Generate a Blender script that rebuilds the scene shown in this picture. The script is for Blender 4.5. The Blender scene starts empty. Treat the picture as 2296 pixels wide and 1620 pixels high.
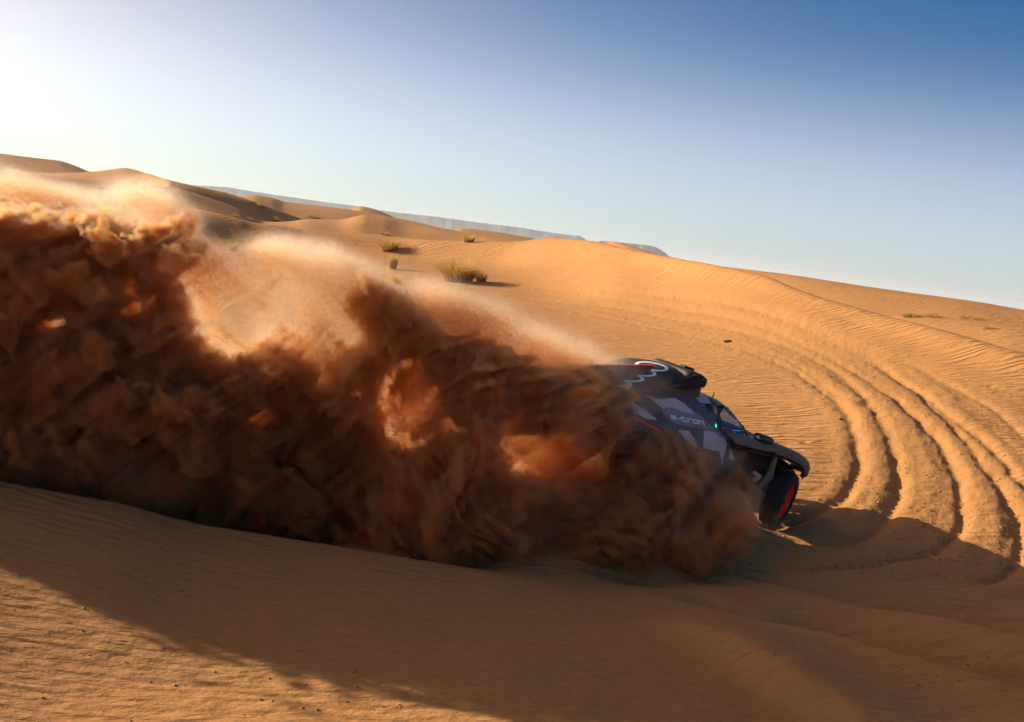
import bpy, bmesh, math, time
import numpy as np
from mathutils import Vector, Matrix

T0 = time.time()
sc = bpy.context.scene
COL = sc.collection
R = math.radians

# ------------------------------------------------------------------ camera
PITCH, ROLL, FPX = R(6.0), R(7.8), 2551.0        # FPX: focal length in pixels of a 2296 px wide frame
cd = bpy.data.cameras.new('camera')
cam = bpy.data.objects.new('camera', cd)
COL.objects.link(cam)
sc.camera = cam
cd.lens, cd.sensor_width = 36 * FPX / 2296, 36
cd.clip_start, cd.clip_end = 0.1, 40000
_r0, _u0, _f0 = Vector((1, 0, 0)), Vector((0, math.sin(PITCH), math.cos(PITCH))), Vector((0, math.cos(PITCH), -math.sin(PITCH)))
CR = math.cos(ROLL) * _r0 + math.sin(ROLL) * _u0
CU = -math.sin(ROLL) * _r0 + math.cos(ROLL) * _u0
cam.matrix_world = Matrix(((CR.x, CU.x, -_f0.x, 0), (CR.y, CU.y, -_f0.y, 0), (CR.z, CU.z, -_f0.z, 0), (0, 0, 0, 1)))
CRn, CUn, CFn = np.array(CR), np.array(CU), np.array(_f0)


def ray(x, y):
    """view direction (unnormalised, forward component 1) of a point measured on the 2296x1620 photograph"""
    x = np.asarray(x, float)[..., None]
    y = np.asarray(y, float)[..., None]
    return CFn + CRn * (x - 1148) / FPX + CUn * (810 - y) / FPX


def at(x, y, hd):
    """the world point seen at (x, y) at horizontal distance hd"""
    d = ray(x, y)
    h = np.hypot(d[..., 0], d[..., 1])
    return d * (np.asarray(hd, float) / h)[..., None]


# ------------------------------------------------------------------ sky and sun
SUN_AZ, SUN_EL = R(-66), R(16.2)       # azimuth measured from +Y towards +X
sund = Vector((math.sin(SUN_AZ) * math.cos(SUN_EL), math.cos(SUN_AZ) * math.cos(SUN_EL), math.sin(SUN_EL)))
w = bpy.data.worlds.new('World')
sc.world = w
w.use_nodes = True
wn = w.node_tree
bg = wn.nodes['Background']
sky = wn.nodes.new('ShaderNodeTexSky')
sky.sky_type = 'NISHITA'
sky.sun_disc = False
sky.sun_elevation = SUN_EL
sky.sun_rotation = SUN_AZ
sky.air_density, sky.dust_density, sky.ozone_density = .9, 0.3, 5.0
sky.altitude = 0
SKY_STRENGTH = 0.060
SKY_TINT = (.0, .62, .90)
BAND = .15
HAZE_COL, GLOW_COL = (.54, .42, .35), (1.7, 1.0, .27)
GLOW_W = 39
bg.inputs[1].default_value = SKY_STRENGTH
# desert air: a pale band of dust haze along the horizon and a warm aureole on the sun's side, added to the clear sky


def wnode(kind, *ins, **props):
    nd = wn.nodes.new(kind)
    for k, v in props.items():
        setattr(nd, k, v)
    for i, v in enumerate(ins):
        if isinstance(v, bpy.types.NodeSocket):
            wn.links.new(v, nd.inputs[i])
        elif v is not None:
            nd.inputs[i].default_value = v
    return nd.outputs[0]


_dir = wn.nodes.new('ShaderNodeTexCoord').outputs['Generated']
_sep = wn.nodes.new('ShaderNodeSeparateXYZ')
wn.links.new(_dir, _sep.inputs[0])
_el = wnode('ShaderNodeMath', _sep.outputs[2], 0.0, operation='MAXIMUM')
_band = wnode('ShaderNodeMath', wnode('ShaderNodeMath', wnode('ShaderNodeMath', _el, 1 / BAND, operation='MULTIPLY'), 3.0, operation='POWER'), -1.0, operation='MULTIPLY')
_band = wnode('ShaderNodeMath', _band, operation='EXPONENT')
_dp = wn.nodes.new('ShaderNodeVectorMath')
_dp.operation = 'DOT_PRODUCT'
wn.links.new(_dir, _dp.inputs[0])
_dp.inputs[1].default_value = sund
_ang = wnode('ShaderNodeMath', _dp.outputs['Value'], operation='ARCCOSINE')
_glow = wnode('ShaderNodeMath', wnode('ShaderNodeMath', wnode('ShaderNodeMath', _ang, 1 / R(GLOW_W), operation='MULTIPLY'), 2.0, operation='POWER'), -1.0, operation='MULTIPLY')
_glow = wnode('ShaderNodeMath', _glow, operation='EXPONENT')
K = .57 / SKY_STRENGTH


def wscale(fac, col):
    nd = wn.nodes.new('ShaderNodeVectorMath')
    nd.operation = 'SCALE'
    nd.inputs[0].default_value = [c * K for c in col]
    wn.links.new(fac, nd.inputs['Scale'])
    return nd.outputs[0]


def wadd(a, b):
    nd = wn.nodes.new('ShaderNodeVectorMath')
    wn.links.new(a, nd.inputs[0])
    wn.links.new(b, nd.inputs[1])
    return nd.outputs[0]


_tint = wn.nodes.new('ShaderNodeVectorMath')
_tint.operation = 'MULTIPLY'
wn.links.new(sky.outputs[0], _tint.inputs[0])
_tint.inputs[1].default_value = SKY_TINT
wn.links.new(wadd(wadd(_tint.outputs[0], wscale(_band, HAZE_COL)), wscale(_glow, GLOW_COL)), bg.inputs[0])
sl = bpy.data.lights.new('sun', 'SUN')
sl.energy, sl.angle, sl.color = 4.8, R(0.5), (1.0, 0.86, 0.68)
so = bpy.data.objects.new('sun', sl)
COL.objects.link(so)
so.rotation_euler = sund.to_track_quat('Z', 'Y').to_euler()

vs_ = sc.view_settings
vs_.view_transform, vs_.look, vs_.gamma, vs_.use_curve_mapping, vs_.exposure = 'Standard', 'None', 1, False, 0.8
cy = sc.cycles
cy.use_denoising = True
cy.max_bounces, cy.diffuse_bounces, cy.glossy_bounces, cy.transparent_max_bounces = 12, 4, 4, 16
cy.volume_bounces, cy.volume_step_rate, cy.volume_max_steps = 8, 1.3, 256
cy.sample_clamp_indirect = 6
cy.use_adaptive_sampling, cy.adaptive_threshold, cy.adaptive_min_samples = True, .02, 16


# ------------------------------------------------------------------ helpers
def mat(name, color=(.5, .5, .5), rough=.5, metal=0.0, **kw):
    m = bpy.data.materials.new(name)
    m.use_nodes = True
    b = m.node_tree.nodes['Principled BSDF']
    b.inputs['Base Color'].default_value = (*color, 1)
    b.inputs['Roughness'].default_value = rough
    b.inputs['Metallic'].default_value = metal
    for k, v in kw.items():
        b.inputs[k].default_value = v
    return m


class NT:
    """small node helper"""
    def __init__(s, tree):
        s.t = tree

    def n(s, kind, *ins, **props):
        nd = s.t.nodes.new(kind)
        for k, v in props.items():
            setattr(nd, k, v)
        for i, v in enumerate(ins):
            s.put(nd, i, v)
        return nd

    def put(s, nd, key, v):
        if v is None:
            return
        if isinstance(v, bpy.types.NodeSocket):
            s.t.links.new(v, nd.inputs[key])
        elif isinstance(v, bpy.types.Node):
            s.t.links.new(v.outputs[0], nd.inputs[key])
        else:
            nd.inputs[key].default_value = v

    def m(s, op, a, b=None, c=None):
        return s.n('ShaderNodeMath', a, b, c, operation=op).outputs[0]

    def ramp(s, fac, stops, interp='LINEAR'):
        nd = s.n('ShaderNodeValToRGB', fac)
        cr = nd.color_ramp
        cr.interpolation = interp
        while len(cr.elements) < len(stops):
            cr.elements.new(.5)
        for e, (p, c) in zip(cr.elements, stops):
            e.position = p
            e.color = (*c, 1) if len(c) == 3 else c
        return nd.outputs[0]


def tag(o, label=None, cat=None, group=None, kind=None):
    for k, v in (('label', label), ('category', cat), ('group', group), ('kind', kind)):
        if v:
            o[k] = v
    return o


def mesh_obj(name, verts, faces, material=None, parent=None, smooth=True):
    me = bpy.data.meshes.new(name)
    me.from_pydata([tuple(v) for v in verts], [], faces)
    me.update()
    if smooth:
        me.polygons.foreach_set('use_smooth', np.ones(len(me.polygons), bool))
    if material:
        me.materials.append(material)
    o = bpy.data.objects.new(name, me)
    COL.objects.link(o)
    if parent:
        o.parent = parent
    return o


def lattice(shape, size, seed, k=None):
    """smooth value noise on a regular grid (shape), lattice cells of `size` samples"""
    rng = np.random.default_rng(seed)
    size = (size,) * len(shape) if np.isscalar(size) else size
    a = rng.random([max(3, int(m / q) + 3) for m, q in zip(shape, size)]).astype(np.float32)
    for ax, (m, q) in enumerate(zip(shape, size)):
        xi = np.arange(m, dtype=np.float32) / q
        i = xi.astype(int)
        f = xi - i
        f = (f * f * (3 - 2 * f)).astype(np.float32)
        sh = [1] * len(shape)
        sh[ax] = -1
        f = f.reshape(sh)
        a = np.take(a, i, ax) * (1 - f) + np.take(a, i + 1, ax) * f
    return a


_perm = np.random.default_rng(7).random((256, 256)).astype(np.float32)


def vnoise2(x, y):
    """value noise at arbitrary points"""
    xi, yi = np.floor(x).astype(int), np.floor(y).astype(int)
    fx, fy = x - xi, y - yi
    fx, fy = fx * fx * (3 - 2 * fx), fy * fy * (3 - 2 * fy)
    a, b = _perm[xi & 255, yi & 255], _perm[(xi + 1) & 255, yi & 255]
    c, d = _perm[xi & 255, (yi + 1) & 255], _perm[(xi + 1) & 255, (yi + 1) & 255]
    return (a * (1 - fx) + b * fx) * (1 - fy) + (c * (1 - fx) + d * fx) * fy


def fbm2(x, y, o=4, g=.5):
    s, a, n = 0, 1, 0
    for i in range(o):
        s = s + a * (vnoise2(x * 2 ** i + 17.3 * i, y * 2 ** i + 9.1 * i) - .5)
        n += a
        a *= g
    return s / n * 2


# ------------------------------------------------------------------ terrain: dune curves measured on the photograph
# each curve: points (x, y, horizontal distance) along one crest, slope or hollow; ('z', x, z, distance) sets the height itself
def horizon_y(x):
    return 540 + (x - 1148) * math.tan(ROLL)


CURVES = [
    [('z', 0, -4.8, .5), ('z', 2296, -4.3, .5)],
    [('z', 0, -4.8, 5), ('z', 2296, -4.3, 5)],
    [(-300, 1620, 10.0), (0, 1620, 10.1), (1148, 1620, 10.0), (1750, 1620, 11.0), (2296, 1620, 12.0), (2600, 1620, 12.2)],
    [(-300, 1030, 16), (0, 1082, 15.6), (240, 1127, 15.2), (480, 1188, 14.8), (750, 1232, 14.4), (1000, 1275, 14.1), (1300, 1345, 13.5), (1700, 1410, 13.1), (2000, 1475, 13.0), (2296, 1545, 12.9), (2600, 1610, 12.9)],
    [('z', -300, -5.1, 18), ('z', 0, -5.0, 17.5), ('z', 700, -4.75, 16), ('z', 1200, -4.42, 15.2), ('z', 1700, -4.28, 14.6), ('z', 2000, -4.36, 14.0), ('z', 2300, -4.42, 13.5), ('z', 2600, -4.4, 13.3)],
    [('z', -300, -5.0, 18.9), ('z', 600, -4.72, 17), ('z', 1150, -4.42, 16.2), (1350, 1330, 15.6), (1560, 1322, 15.4), (1750, 1332, 15.2), (1950, 1362, 14.9), (2150, 1390, 14.7), (2296, 1428, 14.5), (2600, 1490, 14.4)],
    [('z', -300, -5.0, 19.4), ('z', 600, -4.75, 17.6), ('z', 1150, -4.55, 16.8), ('z', 1500, -4.36, 16.3), ('z', 2000, -4.35, 15.9), ('z', 2296, -4.38, 15.5), ('z', 2600, -4.38, 15.4)],
    [('z', -300, -5.0, 20), ('z', 600, -4.8, 18.4), ('z', 1200, -4.52, 17.6), (1450, 1262, 17.2), (1650, 1252, 17.0), (1850, 1285, 16.8), (2050, 1325, 16.6), (2296, 1378, 16.4), (2600, 1440, 16.2)],
    [('z', -300, -5.0, 22), ('z', 0, -4.9, 21), ('z', 600, -4.8, 19.8), ('z', 1150, -4.5, 19.2), (1450, 1180, 19.0), (1740, 1186, 19.0), (2000, 1215, 19.0), (2296, 1262, 19.0), (2600, 1310, 18.8)],
    [(-300, 800, 31), (0, 830, 30), (600, 870, 28), (1000, 920, 26), (1400, 970, 23.8), (1700, 1020, 22.6), (2000, 1065, 22.2), (2296, 1100, 22), (2600, 1140, 22)],
    [(-300, 560, 48), (0, 600, 48), (300, 620, 46), (600, 655, 44), (900, 705, 41), (1150, 760, 37), (1400, 830, 31.5), (1700, 900, 27.5), (2000, 935, 26), (2296, 975, 25.5), (2600, 1010, 25)],
    [(-300, 490, 79), (0, 530, 77), (300, 545, 76), (530, 562, 74.5), (700, 578, 73), (800, 590, 70), (870, 606, 66), (1030, 632, 60), (1200, 660, 55), (1400, 700, 46), (1700, 770, 36), (2000, 845, 31), (2296, 905, 28.5), (2600, 970, 28)],
    [(-300, 385, 88), (0, 402, 87), (100, 422, 86), (200, 444, 85), (290, 463, 83.5), (400, 480, 81), ('z', 575, -1.9, 80.5), ('z', 800, -1.9, 76.5), ('z', 1100, -1.6, 69), ('z', 1400, -.4, 55), ('z', 1700, -.55, 42.5), ('z', 2000, -1.3, 34.5), ('z', 2296, -1.6, 31), ('z', 2600, -1.6, 30)],
    [(-300, 368, 92), (0, 387, 91), (100, 404, 90), (200, 424, 89), (300, 444, 88), (410, 464, 86), (486, 478, 84), (575, 501, 82), (634, 507, 82), (692, 516, 81), (761, 523, 80), (847, 526, 79), (899, 531, 78), (968, 536, 76), (1071, 540, 74), (1150, 540, 72), (1250, 531, 68), (1320, 538, 63), (1400, 556, 58), (1500, 576, 52), (1600, 593, 48), (1700, 614, 44.5), (1800, 652, 41), (2000, 712, 36.5), (2150, 752, 34), (2296, 790, 32.5), (2600, 870, 31.5)],
    [('z', -300, -1.5, 104), ('z', 400, -2.0, 97), ('z', 900, -2.3, 92), ('z', 1150, -1.9, 86), ('z', 1400, -1.5, 72), ('z', 1700, -2.2, 56), ('z', 2000, -2.9, 48), ('z', 2296, -2.5, 44), ('z', 2600, -2.2, 43)],
    [(-300, 350, 112), (0, 380, 112), (200, 401, 112), (300, 410, 112), (383, 419, 112), (458, 438, 112), (534, 465, 112), (596, 494, 112), (640, 494, 112), (693, 488, 112), (760, 490, 112), (823, 480, 112), (860, 485, 112), (899, 494, 112), (968, 506, 110), (1037, 518, 108), (1123, 531, 104), (1250, 548, 100), (1700, 628, 72), (1950, 712, 60), (2030, 708, 58), (2100, 712, 57), (2200, 722, 56), (2296, 735, 55), (2600, 790, 54)],
    [('z', -300, .5, 122), ('z', 300, -.9, 120), ('z', 400, -1.2, 119), ('z', 600, -1.9, 119), ('z', 800, -2.3, 122), ('z', 950, -2.4, 130), ('z', 1300, -2.4, 125), ('z', 1700, -2.4, 90), ('z', 2296, -2.5, 76), ('z', 2600, -2.5, 74)],
    [(-300, 345, 175), (0, 386, 172), (120, 387, 170), (200, 385, 168), (250, 380, 167), (285, 377, 166), (310, 383, 160), (350, 397, 140), (383, 407, 128), (451, 422, 127), (500, 433, 127), (555, 448, 127), (600, 463, 128), (658, 484, 130), (700, 498, 134), (760, 505, 140), (1000, 530, 150), (1200, 545, 145), (1275, 548, 140), (1340, 546, 135), (1380, 542, 130), (1430, 556, 125), (1500, 575, 120), (1600, 594, 112), (1690, 606, 104), (1760, 614, 101), (1850, 628, 98), (2000, 650, 95), (2150, 671, 93), (2296, 697, 92), (2600, 745, 90)],
    [('z', -300, 2.0, 205), ('z', 300, -1.0, 200), ('z', 900, -3, 190), ('z', 2600, -3, 130)],
    [(-300, 325, 250), (0, 343, 250), (60, 350, 250), (130, 359, 250), (165, 370, 248), (200, 384, 246), (300, 408, 240), (400, 432, 235), (455, 424, 232), (500, 430, 230), (534, 439, 230), (579, 437, 230), (610, 443, 230), (641, 453, 230), (727, 463, 228), (780, 470, 226), (813, 475, 225), (900, 492, 220), (1148, 545, 210), (2296, 712, 180), (2600, 760, 175)],
    [('z', -300, 0, 300), ('z', 700, -3.5, 290), ('z', 2600, -4, 260)],
    [(-300, 350, 420), (400, 445, 420), (740, 490, 420), (792, 468, 420), (812, 463, 420), (835, 468, 420), (865, 479, 420), (920, 505, 420), (990, 522, 420), (1040, 512, 420), (1110, 520, 420), (1180, 532, 420), (1250, 552, 420), (1400, 580, 420), (2600, 750, 420)],
    [('z', -300, -4, 520), ('z', 2600, -4, 520)],
    [('z', -300, -5, 900), ('z', 2600, -5, 900)],
    [('z', -300, -8, 12000), ('z', 2600, -8, 12000)],
]


def pchip_mat(xk, yk, q):
    """monotone cubic through nodes (n), evaluated at q"""
    h = np.diff(xk)
    dl = np.diff(yk) / h
    d = np.zeros_like(yk)
    w1, w2 = 2 * h[1:] + h[:-1], h[1:] + 2 * h[:-1]
    ok = dl[:-1] * dl[1:] > 0
    d[1:-1][ok] = ((w1 + w2)[ok]) / (w1[ok] / dl[:-1][ok] + w2[ok] / dl[1:][ok])
    d[0], d[-1] = dl[0], dl[-1]
    i = np.clip(np.searchsorted(xk, q) - 1, 0, len(xk) - 2)
    t = (q - xk[i]) / h[i]
    return ((1 + 2 * t) * (1 - t) ** 2 * yk[i] + t * (1 - t) ** 2 * h[i] * d[i] + t * t * (3 - 2 * t) * yk[i + 1] + t * t * (t - 1) * h[i] * d[i + 1])


def build_nodes(az):
    Rk, Zk = [], []
    for c in CURVES:
        pts = []
        for p in c:
            if p[0] == 'z':
                x = p[1]
                d = ray(x, horizon_y(x) + 40)
                pts.append((math.atan2(d[0], d[1]), p[3], p[2]))
            else:
                v = at(p[0], p[1], p[2])
                pts.append((math.atan2(v[0], v[1]), p[2], v[2]))
        pts = np.array(sorted(pts))
        a = np.clip(az, pts[0, 0], pts[-1, 0])
        Rk.append(pchip_mat(pts[:, 0], pts[:, 1], a))
        Zk.append(pchip_mat(pts[:, 0], pts[:, 2], a))
    Rk, Zk = np.array(Rk), np.array(Zk)
    for k in range(1, len(Rk)):
        Rk[k] = np.maximum(Rk[k], Rk[k - 1] * 1.02 + .15)
    return Rk, Zk


# azimuth columns: fine inside the view, coarse around the back
az_in = np.arange(R(-29), R(30), R(.052))
az_out = np.arange(R(30), R(331), R(1.5))
AZ = np.concatenate([az_in, az_out])
_q = np.concatenate([az_in, np.where(az_out < math.pi, az_out, az_out - 2 * math.pi)])
RK, ZK = build_nodes(_q)
RR = np.concatenate([[.6, 2, 4, 6, 7.5], 8.6 * np.exp(np.linspace(0, math.log(22 / 8.6), 330)), 22 * np.exp(np.linspace(0, math.log(120 / 22), 360))[1:],
                     120 * np.exp(np.linspace(0, math.log(520 / 120), 150))[1:], [600, 750, 1000, 1600, 3000, 6000, 12000]])
nA, nR = len(AZ), len(RR)
H = np.empty((nA, nR))
for i in range(nA):
    H[i] = pchip_mat(RK[:, i], ZK[:, i], RR)
# smooth a little along azimuth and radius so measured kinks do not show
for _ in range(2):
    H[1:len(az_in) - 1] = (H[:len(az_in) - 2] + 2 * H[1:len(az_in) - 1] + H[2:len(az_in)]) / 4
    H[:, 1:-1] = (H[:, :-2] + 2 * H[:, 1:-1] + H[:, 2:]) / 4
X = RR[None, :] * np.sin(AZ)[:, None]
Y = RR[None, :] * np.cos(AZ)[:, None]


def ground_z(x, y):
    """height of the ground sheet at world x, y (inside the view)"""
    x, y = np.asarray(x, float), np.asarray(y, float)
    a = np.arctan2(x, y)
    r = np.hypot(x, y)
    fi = np.clip((a - az_in[0]) / R(.052), 0, len(az_in) - 1.001)
    i = fi.astype(int)
    fi = fi - i
    j = np.clip(np.searchsorted(RR, r) - 1, 0, nR - 2)
    fj = np.clip((r - RR[j]) / (RR[j + 1] - RR[j]), 0, 1)
    return (H[i, j] * (1 - fi) + H[i + 1, j] * fi) * (1 - fj) + (H[i, j + 1] * (1 - fi) + H[i + 1, j + 1] * fi) * fj


def on_ground(x, y, rmin=9, rmax=400):
    """where the sight line through (x, y) first meets the ground"""
    d = ray(x, y)
    d = d / math.hypot(d[0], d[1])
    rr = rmin * np.exp(np.linspace(0, math.log(rmax / rmin), 3000))
    p = d[None] * rr[:, None]
    under = p[:, 2] < ground_z(p[:, 0], p[:, 1])
    k = int(np.argmax(under)) if under.any() else len(rr) - 1
    q = p[k].copy()
    q[2] = ground_z(q[0], q[1])
    return q


# gentle natural unevenness
rw = np.clip((RR - 8) / 10, 0, 1)[None, :]
near = np.exp(-((RR - 15) / 9) ** 2)[None, :]
far = np.clip((RR - 40) / 60, 0, 1)[None, :] * np.clip((600 - RR) / 300, 0, 1)[None, :]
H += .035 * near * fbm2(X * .55 + 3, Y * .9, 3) + .05 * rw * (1 - far) * fbm2(X * .22, Y * .3 + 5, 3) + .25 * far * fbm2(X * .05 + 9, Y * .04, 4)

for (x0, y0, x1, y1, d0, d1, amp, wdt) in ((1300, 1262, 2296, 1400, 17.0, 15.6, .13, .42), (1250, 1330, 2296, 1460, 15.6, 14.0, .12, .40), (1480, 1385, 2296, 1530, 14.2, 12.6, .10, .36), (1000, 1290, 1700, 1300, 15.6, 16.4, .07, .35), (1500, 1420, 2100, 1680, 12.9, 10.9, .26, .55)):
    pa, pb = at(x0, y0, d0)[:2], at(x1, y1, d1)[:2]
    ab_ = pb - pa
    L_ = np.hypot(*ab_)
    tt_ = ((X - pa[0]) * ab_[0] + (Y - pa[1]) * ab_[1]) / L_ ** 2
    nn_ = ((X - pa[0]) * -ab_[1] + (Y - pa[1]) * ab_[0]) / L_ + .35 * fbm2(X * .5 + x0, Y * .5, 2)
    taper = np.clip(1 - np.abs(tt_ - .5) * 1.7, 0, 1) ** .7
    prof_ = np.where(nn_ > 0, np.exp(-(nn_ / (wdt * 1.5)) ** 2), np.exp(-(nn_ / (wdt * .55)) ** 2))
    H += amp * taper * prof_

# the car stands on a steep bank of sand: the ground rises under its rear wheels
CAR_AZ, CAR_PITCH, CAR_LEAN = R(60), R(12), R(4)
cF = Vector((math.sin(CAR_AZ) * math.cos(CAR_PITCH), math.cos(CAR_AZ) * math.cos(CAR_PITCH), -math.sin(CAR_PITCH)))
cL = Vector((0, 0, 1)).cross(cF).normalized()
cU = cF.cross(cL)
cL, cU = math.cos(CAR_LEAN) * cL + math.sin(CAR_LEAN) * cU, -math.sin(CAR_LEAN) * cL + math.cos(CAR_LEAN) * cU
cO = Vector(at(1735, 1183, 18.9)) + cL * 1.0
dxc, dyc = X - cO.x, Y - cO.y
lx, ly = dxc * math.sin(CAR_AZ) + dyc * math.cos(CAR_AZ), -dxc * math.cos(CAR_AZ) + dyc * math.sin(CAR_AZ)
plane_z = cO.z - lx * math.tan(CAR_PITCH) + ly * math.tan(CAR_LEAN) - .03
ox = np.maximum(np.maximum(-3.3 - lx, lx + .6), 0)
oy = np.maximum(np.abs(ly) - 1.0, 0)
wgt = np.clip(1 - np.hypot(ox / np.where(lx > -1, 1.6, 2.6), oy / 1.7), 0, 1)
wgt = wgt * wgt * (3 - 2 * wgt)
H = np.maximum(H, H * (1 - wgt) + plane_z * wgt)

# wheel ruts, older passes curving away up the slope
TRACKS = [
    ([(1700, 1184), (1755, 1178), (1822, 1159), (1869, 1136), (1900, 1107), (1922, 1072), (1926, 1017), (1912, 962), (1885, 912), (1849, 880), (1822, 861), (1786, 836), (1735, 812), (1672, 788), (1515, 747), (1300, 702), (1100, 662)], 1.0, .16),
    ([(1850, 1228), (1900, 1222), (1940, 1206), (1979, 1182), (2003, 1154), (2014, 1103), (2009, 1052), (1991, 989), (1971, 942), (1942, 902), (1908, 867), (1869, 832), (1790, 792), (1711, 761), (1500, 716), (1300, 684), (1100, 652)], 1.0, .16),
    ([(1800, 1280), (1950, 1268), (2081, 1245), (2121, 1225), (2148, 1198), (2158, 1162), (2156, 1119), (2145, 1072), (2121, 1024), (2093, 977), (2054, 938), (2007, 898), (1932, 847), (1800, 775), (1650, 718), (1450, 684), (1200, 656), (1080, 646)], 1.0, .14),
    ([(2200, 1310), (2259, 1292), (2286, 1261), (2292, 1210), (2278, 1162), (2255, 1119), (2223, 1072), (2184, 1017), (2148, 973), (2105, 930), (2054, 878), (1995, 840), (1880, 780), (1750, 718), (1600, 682), (1400, 660), (1200, 646)], 1.0, .14),
    ([(2330, 1130), (2296, 1095), (2255, 1044), (2200, 990), (2140, 945), (2066, 883), (1963, 812), (1837, 749), (1759, 719), (1600, 676), (1350, 654), (1150, 642)], .8, .12),
    ([(2330, 1010), (2200, 905), (2080, 838), (1960, 790), (1850, 745), (1700, 700), (1560, 668), (1350, 650)], .55, .12),
    ([(2330, 900), (2150, 850), (1990, 808), (1820, 760), (1640, 716), (1450, 676), (1250, 655)], .5, .1),
    ([(1900, 900), (1800, 830), (1640, 770), (1480, 730), (1300, 693), (1120, 668)], .5, .1),
    ([(1830, 862), (1990, 940), (2110, 1050)], .0, .1),
]
disturb = np.zeros_like(H)
j0, j1 = int(np.searchsorted(RR, 15)), int(np.searchsorted(RR, 75))
ni = len(az_in)
Xs, Ys = X[:ni, j0:j1], Y[:ni, j0:j1]
add = np.zeros_like(Xs)
for ti, (pts, amp, wd) in enumerate(TRACKS):
    if amp == 0:
        continue
    P = np.array([on_ground(*p)[:2] for p in pts])
    # resample smoothly
    s = np.concatenate([[0], np.cumsum(np.hypot(*np.diff(P, axis=0).T))])
    q = np.arange(0, s[-1], .12)
    P = np.stack([pchip_mat(s, P[:, 0], q), pchip_mat(s, P[:, 1], q)], 1)
    k = np.ones(9) / 9
    Pp = np.pad(P, ((4, 4), (0, 0)), mode='edge')
    P = np.stack([np.convolve(Pp[:, 0], k, 'valid'), np.convolve(Pp[:, 1], k, 'valid')], 1)
    tg = np.gradient(P, axis=0)
    tg /= np.linalg.norm(tg, axis=1)[:, None] + 1e-9
    best = np.full(Xs.shape, 9.0)
    side = np.ones(Xs.shape)
    along = np.zeros(Xs.shape)
    for m in range(0, len(P), 4):
        seg = P[m:m + 5]
        a0, a1 = np.arctan2(seg[:, 0], seg[:, 1]), np.hypot(seg[:, 0], seg[:, 1])
        pad = 1.5 / a1.min()
        i0, i1 = np.searchsorted(az_in, [a0.min() - pad, a0.max() + pad])
        k0, k1 = np.searchsorted(RR[j0:j1], [a1.min() - 1.5, a1.max() + 1.5])
        if i1 <= i0 or k1 <= k0:
            continue
        xs, ys = Xs[i0:i1, k0:k1], Ys[i0:i1, k0:k1]
        a, b = seg[0], seg[-1]
        ab = b - a
        L2 = (ab ** 2).sum() + 1e-9
        t = np.clip(((xs - a[0]) * ab[0] + (ys - a[1]) * ab[1]) / L2, 0, 1)
        dx, dy = xs - a[0] - t * ab[0], ys - a[1] - t * ab[1]
        dd = np.hypot(dx, dy)
        sd = np.sign(ab[0] * dy - ab[1] * dx)
        b_ = best[i0:i1, k0:k1]
        upd = dd < b_
        b_[upd] = dd[upd]
        side[i0:i1, k0:k1][upd] = sd[upd]
        along[i0:i1, k0:k1][upd] = (m + 4 * t)[upd] * .12
    u = -best * side          # + on the outside of the bend
    wob = fbm2(Xs * 1.6 + ti * 7, Ys * 1.6, 3) * .07
    u = u + wob
    lump = 1 + .45 * fbm2(Xs * 3.5, Ys * 3.5 + ti * 3, 3)
    fade = np.clip(1.1 - (RR[j0:j1][None, :] - 20) / 16, .22, 1)
    prof = -.062 * np.exp(-(u / (wd * .72)) ** 2) + .040 * np.exp(-((u - .42) / .27) ** 4) * lump + .014 * np.exp(-((u + .33) / .13) ** 2) * lump
    prof += .014 * np.exp(-(u / .15) ** 2) * np.sin(along * 34 + 14 * fbm2(Xs, Ys, 2))
    add += amp * fade * prof
    disturb[:ni, j0:j1] = np.maximum(disturb[:ni, j0:j1], amp * np.exp(-(np.abs(best) / .62) ** 4))
# churned sand where the passes run together on the slope
churn = disturb[:ni, j0:j1] * (.018 * fbm2(Xs * 5, Ys * 4, 3) + .012 * np.abs(fbm2(Xs * 11, Ys * 9, 2)))
H[:ni, j0:j1] += add + churn

V = np.stack([X, Y, H], -1).reshape(-1, 3).astype(np.float32)
me = bpy.data.meshes.new('sand')
nf = nA * (nR - 1)
ii = np.arange(nA)
nx = (ii + 1) % nA
base = ii[:, None] * nR + np.arange(nR - 1)[None]
basen = nx[:, None] * nR + np.arange(nR - 1)[None]
F = np.stack([base, base + 1, basen + 1, basen], -1).reshape(-1, 4)
F = F[:, ::-1]
me.vertices.add(len(V))
me.vertices.foreach_set('co', V.ravel())
me.loops.add(len(F) * 4)
me.loops.foreach_set('vertex_index', F.ravel().astype(np.int32))
me.polygons.add(len(F))
me.polygons.foreach_set('loop_start', np.arange(0, len(F) * 4, 4, dtype=np.int32))
me.update(calc_edges=True)
me.polygons.foreach_set('use_smooth', np.ones(len(F), bool))
at_ = me.attributes.new('disturb', 'FLOAT', 'POINT')
at_.data.foreach_set('value', disturb.ravel().astype(np.float32))
sand = bpy.data.objects.new('sand', me)
COL.objects.link(sand)
sand['kind'] = 'structure'
if me.polygons[1000].normal.z < 0:
    me.flip_normals()

m = bpy.data.materials.new('sand')
m.use_nodes = True
t = NT(m.node_tree)
pb = m.node_tree.nodes['Principled BSDF']
pos = t.n('ShaderNodeNewGeometry').outputs['Position']
sep = t.n('ShaderNodeSeparateXYZ', pos)
r_ = t.m('SQRT', t.m('ADD', t.m('MULTIPLY', sep.outputs[0], sep.outputs[0]), t.m('MULTIPLY', sep.outputs[1], sep.outputs[1])))
dis = t.n('ShaderNodeAttribute', attribute_name='disturb').outputs['Fac']


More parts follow.
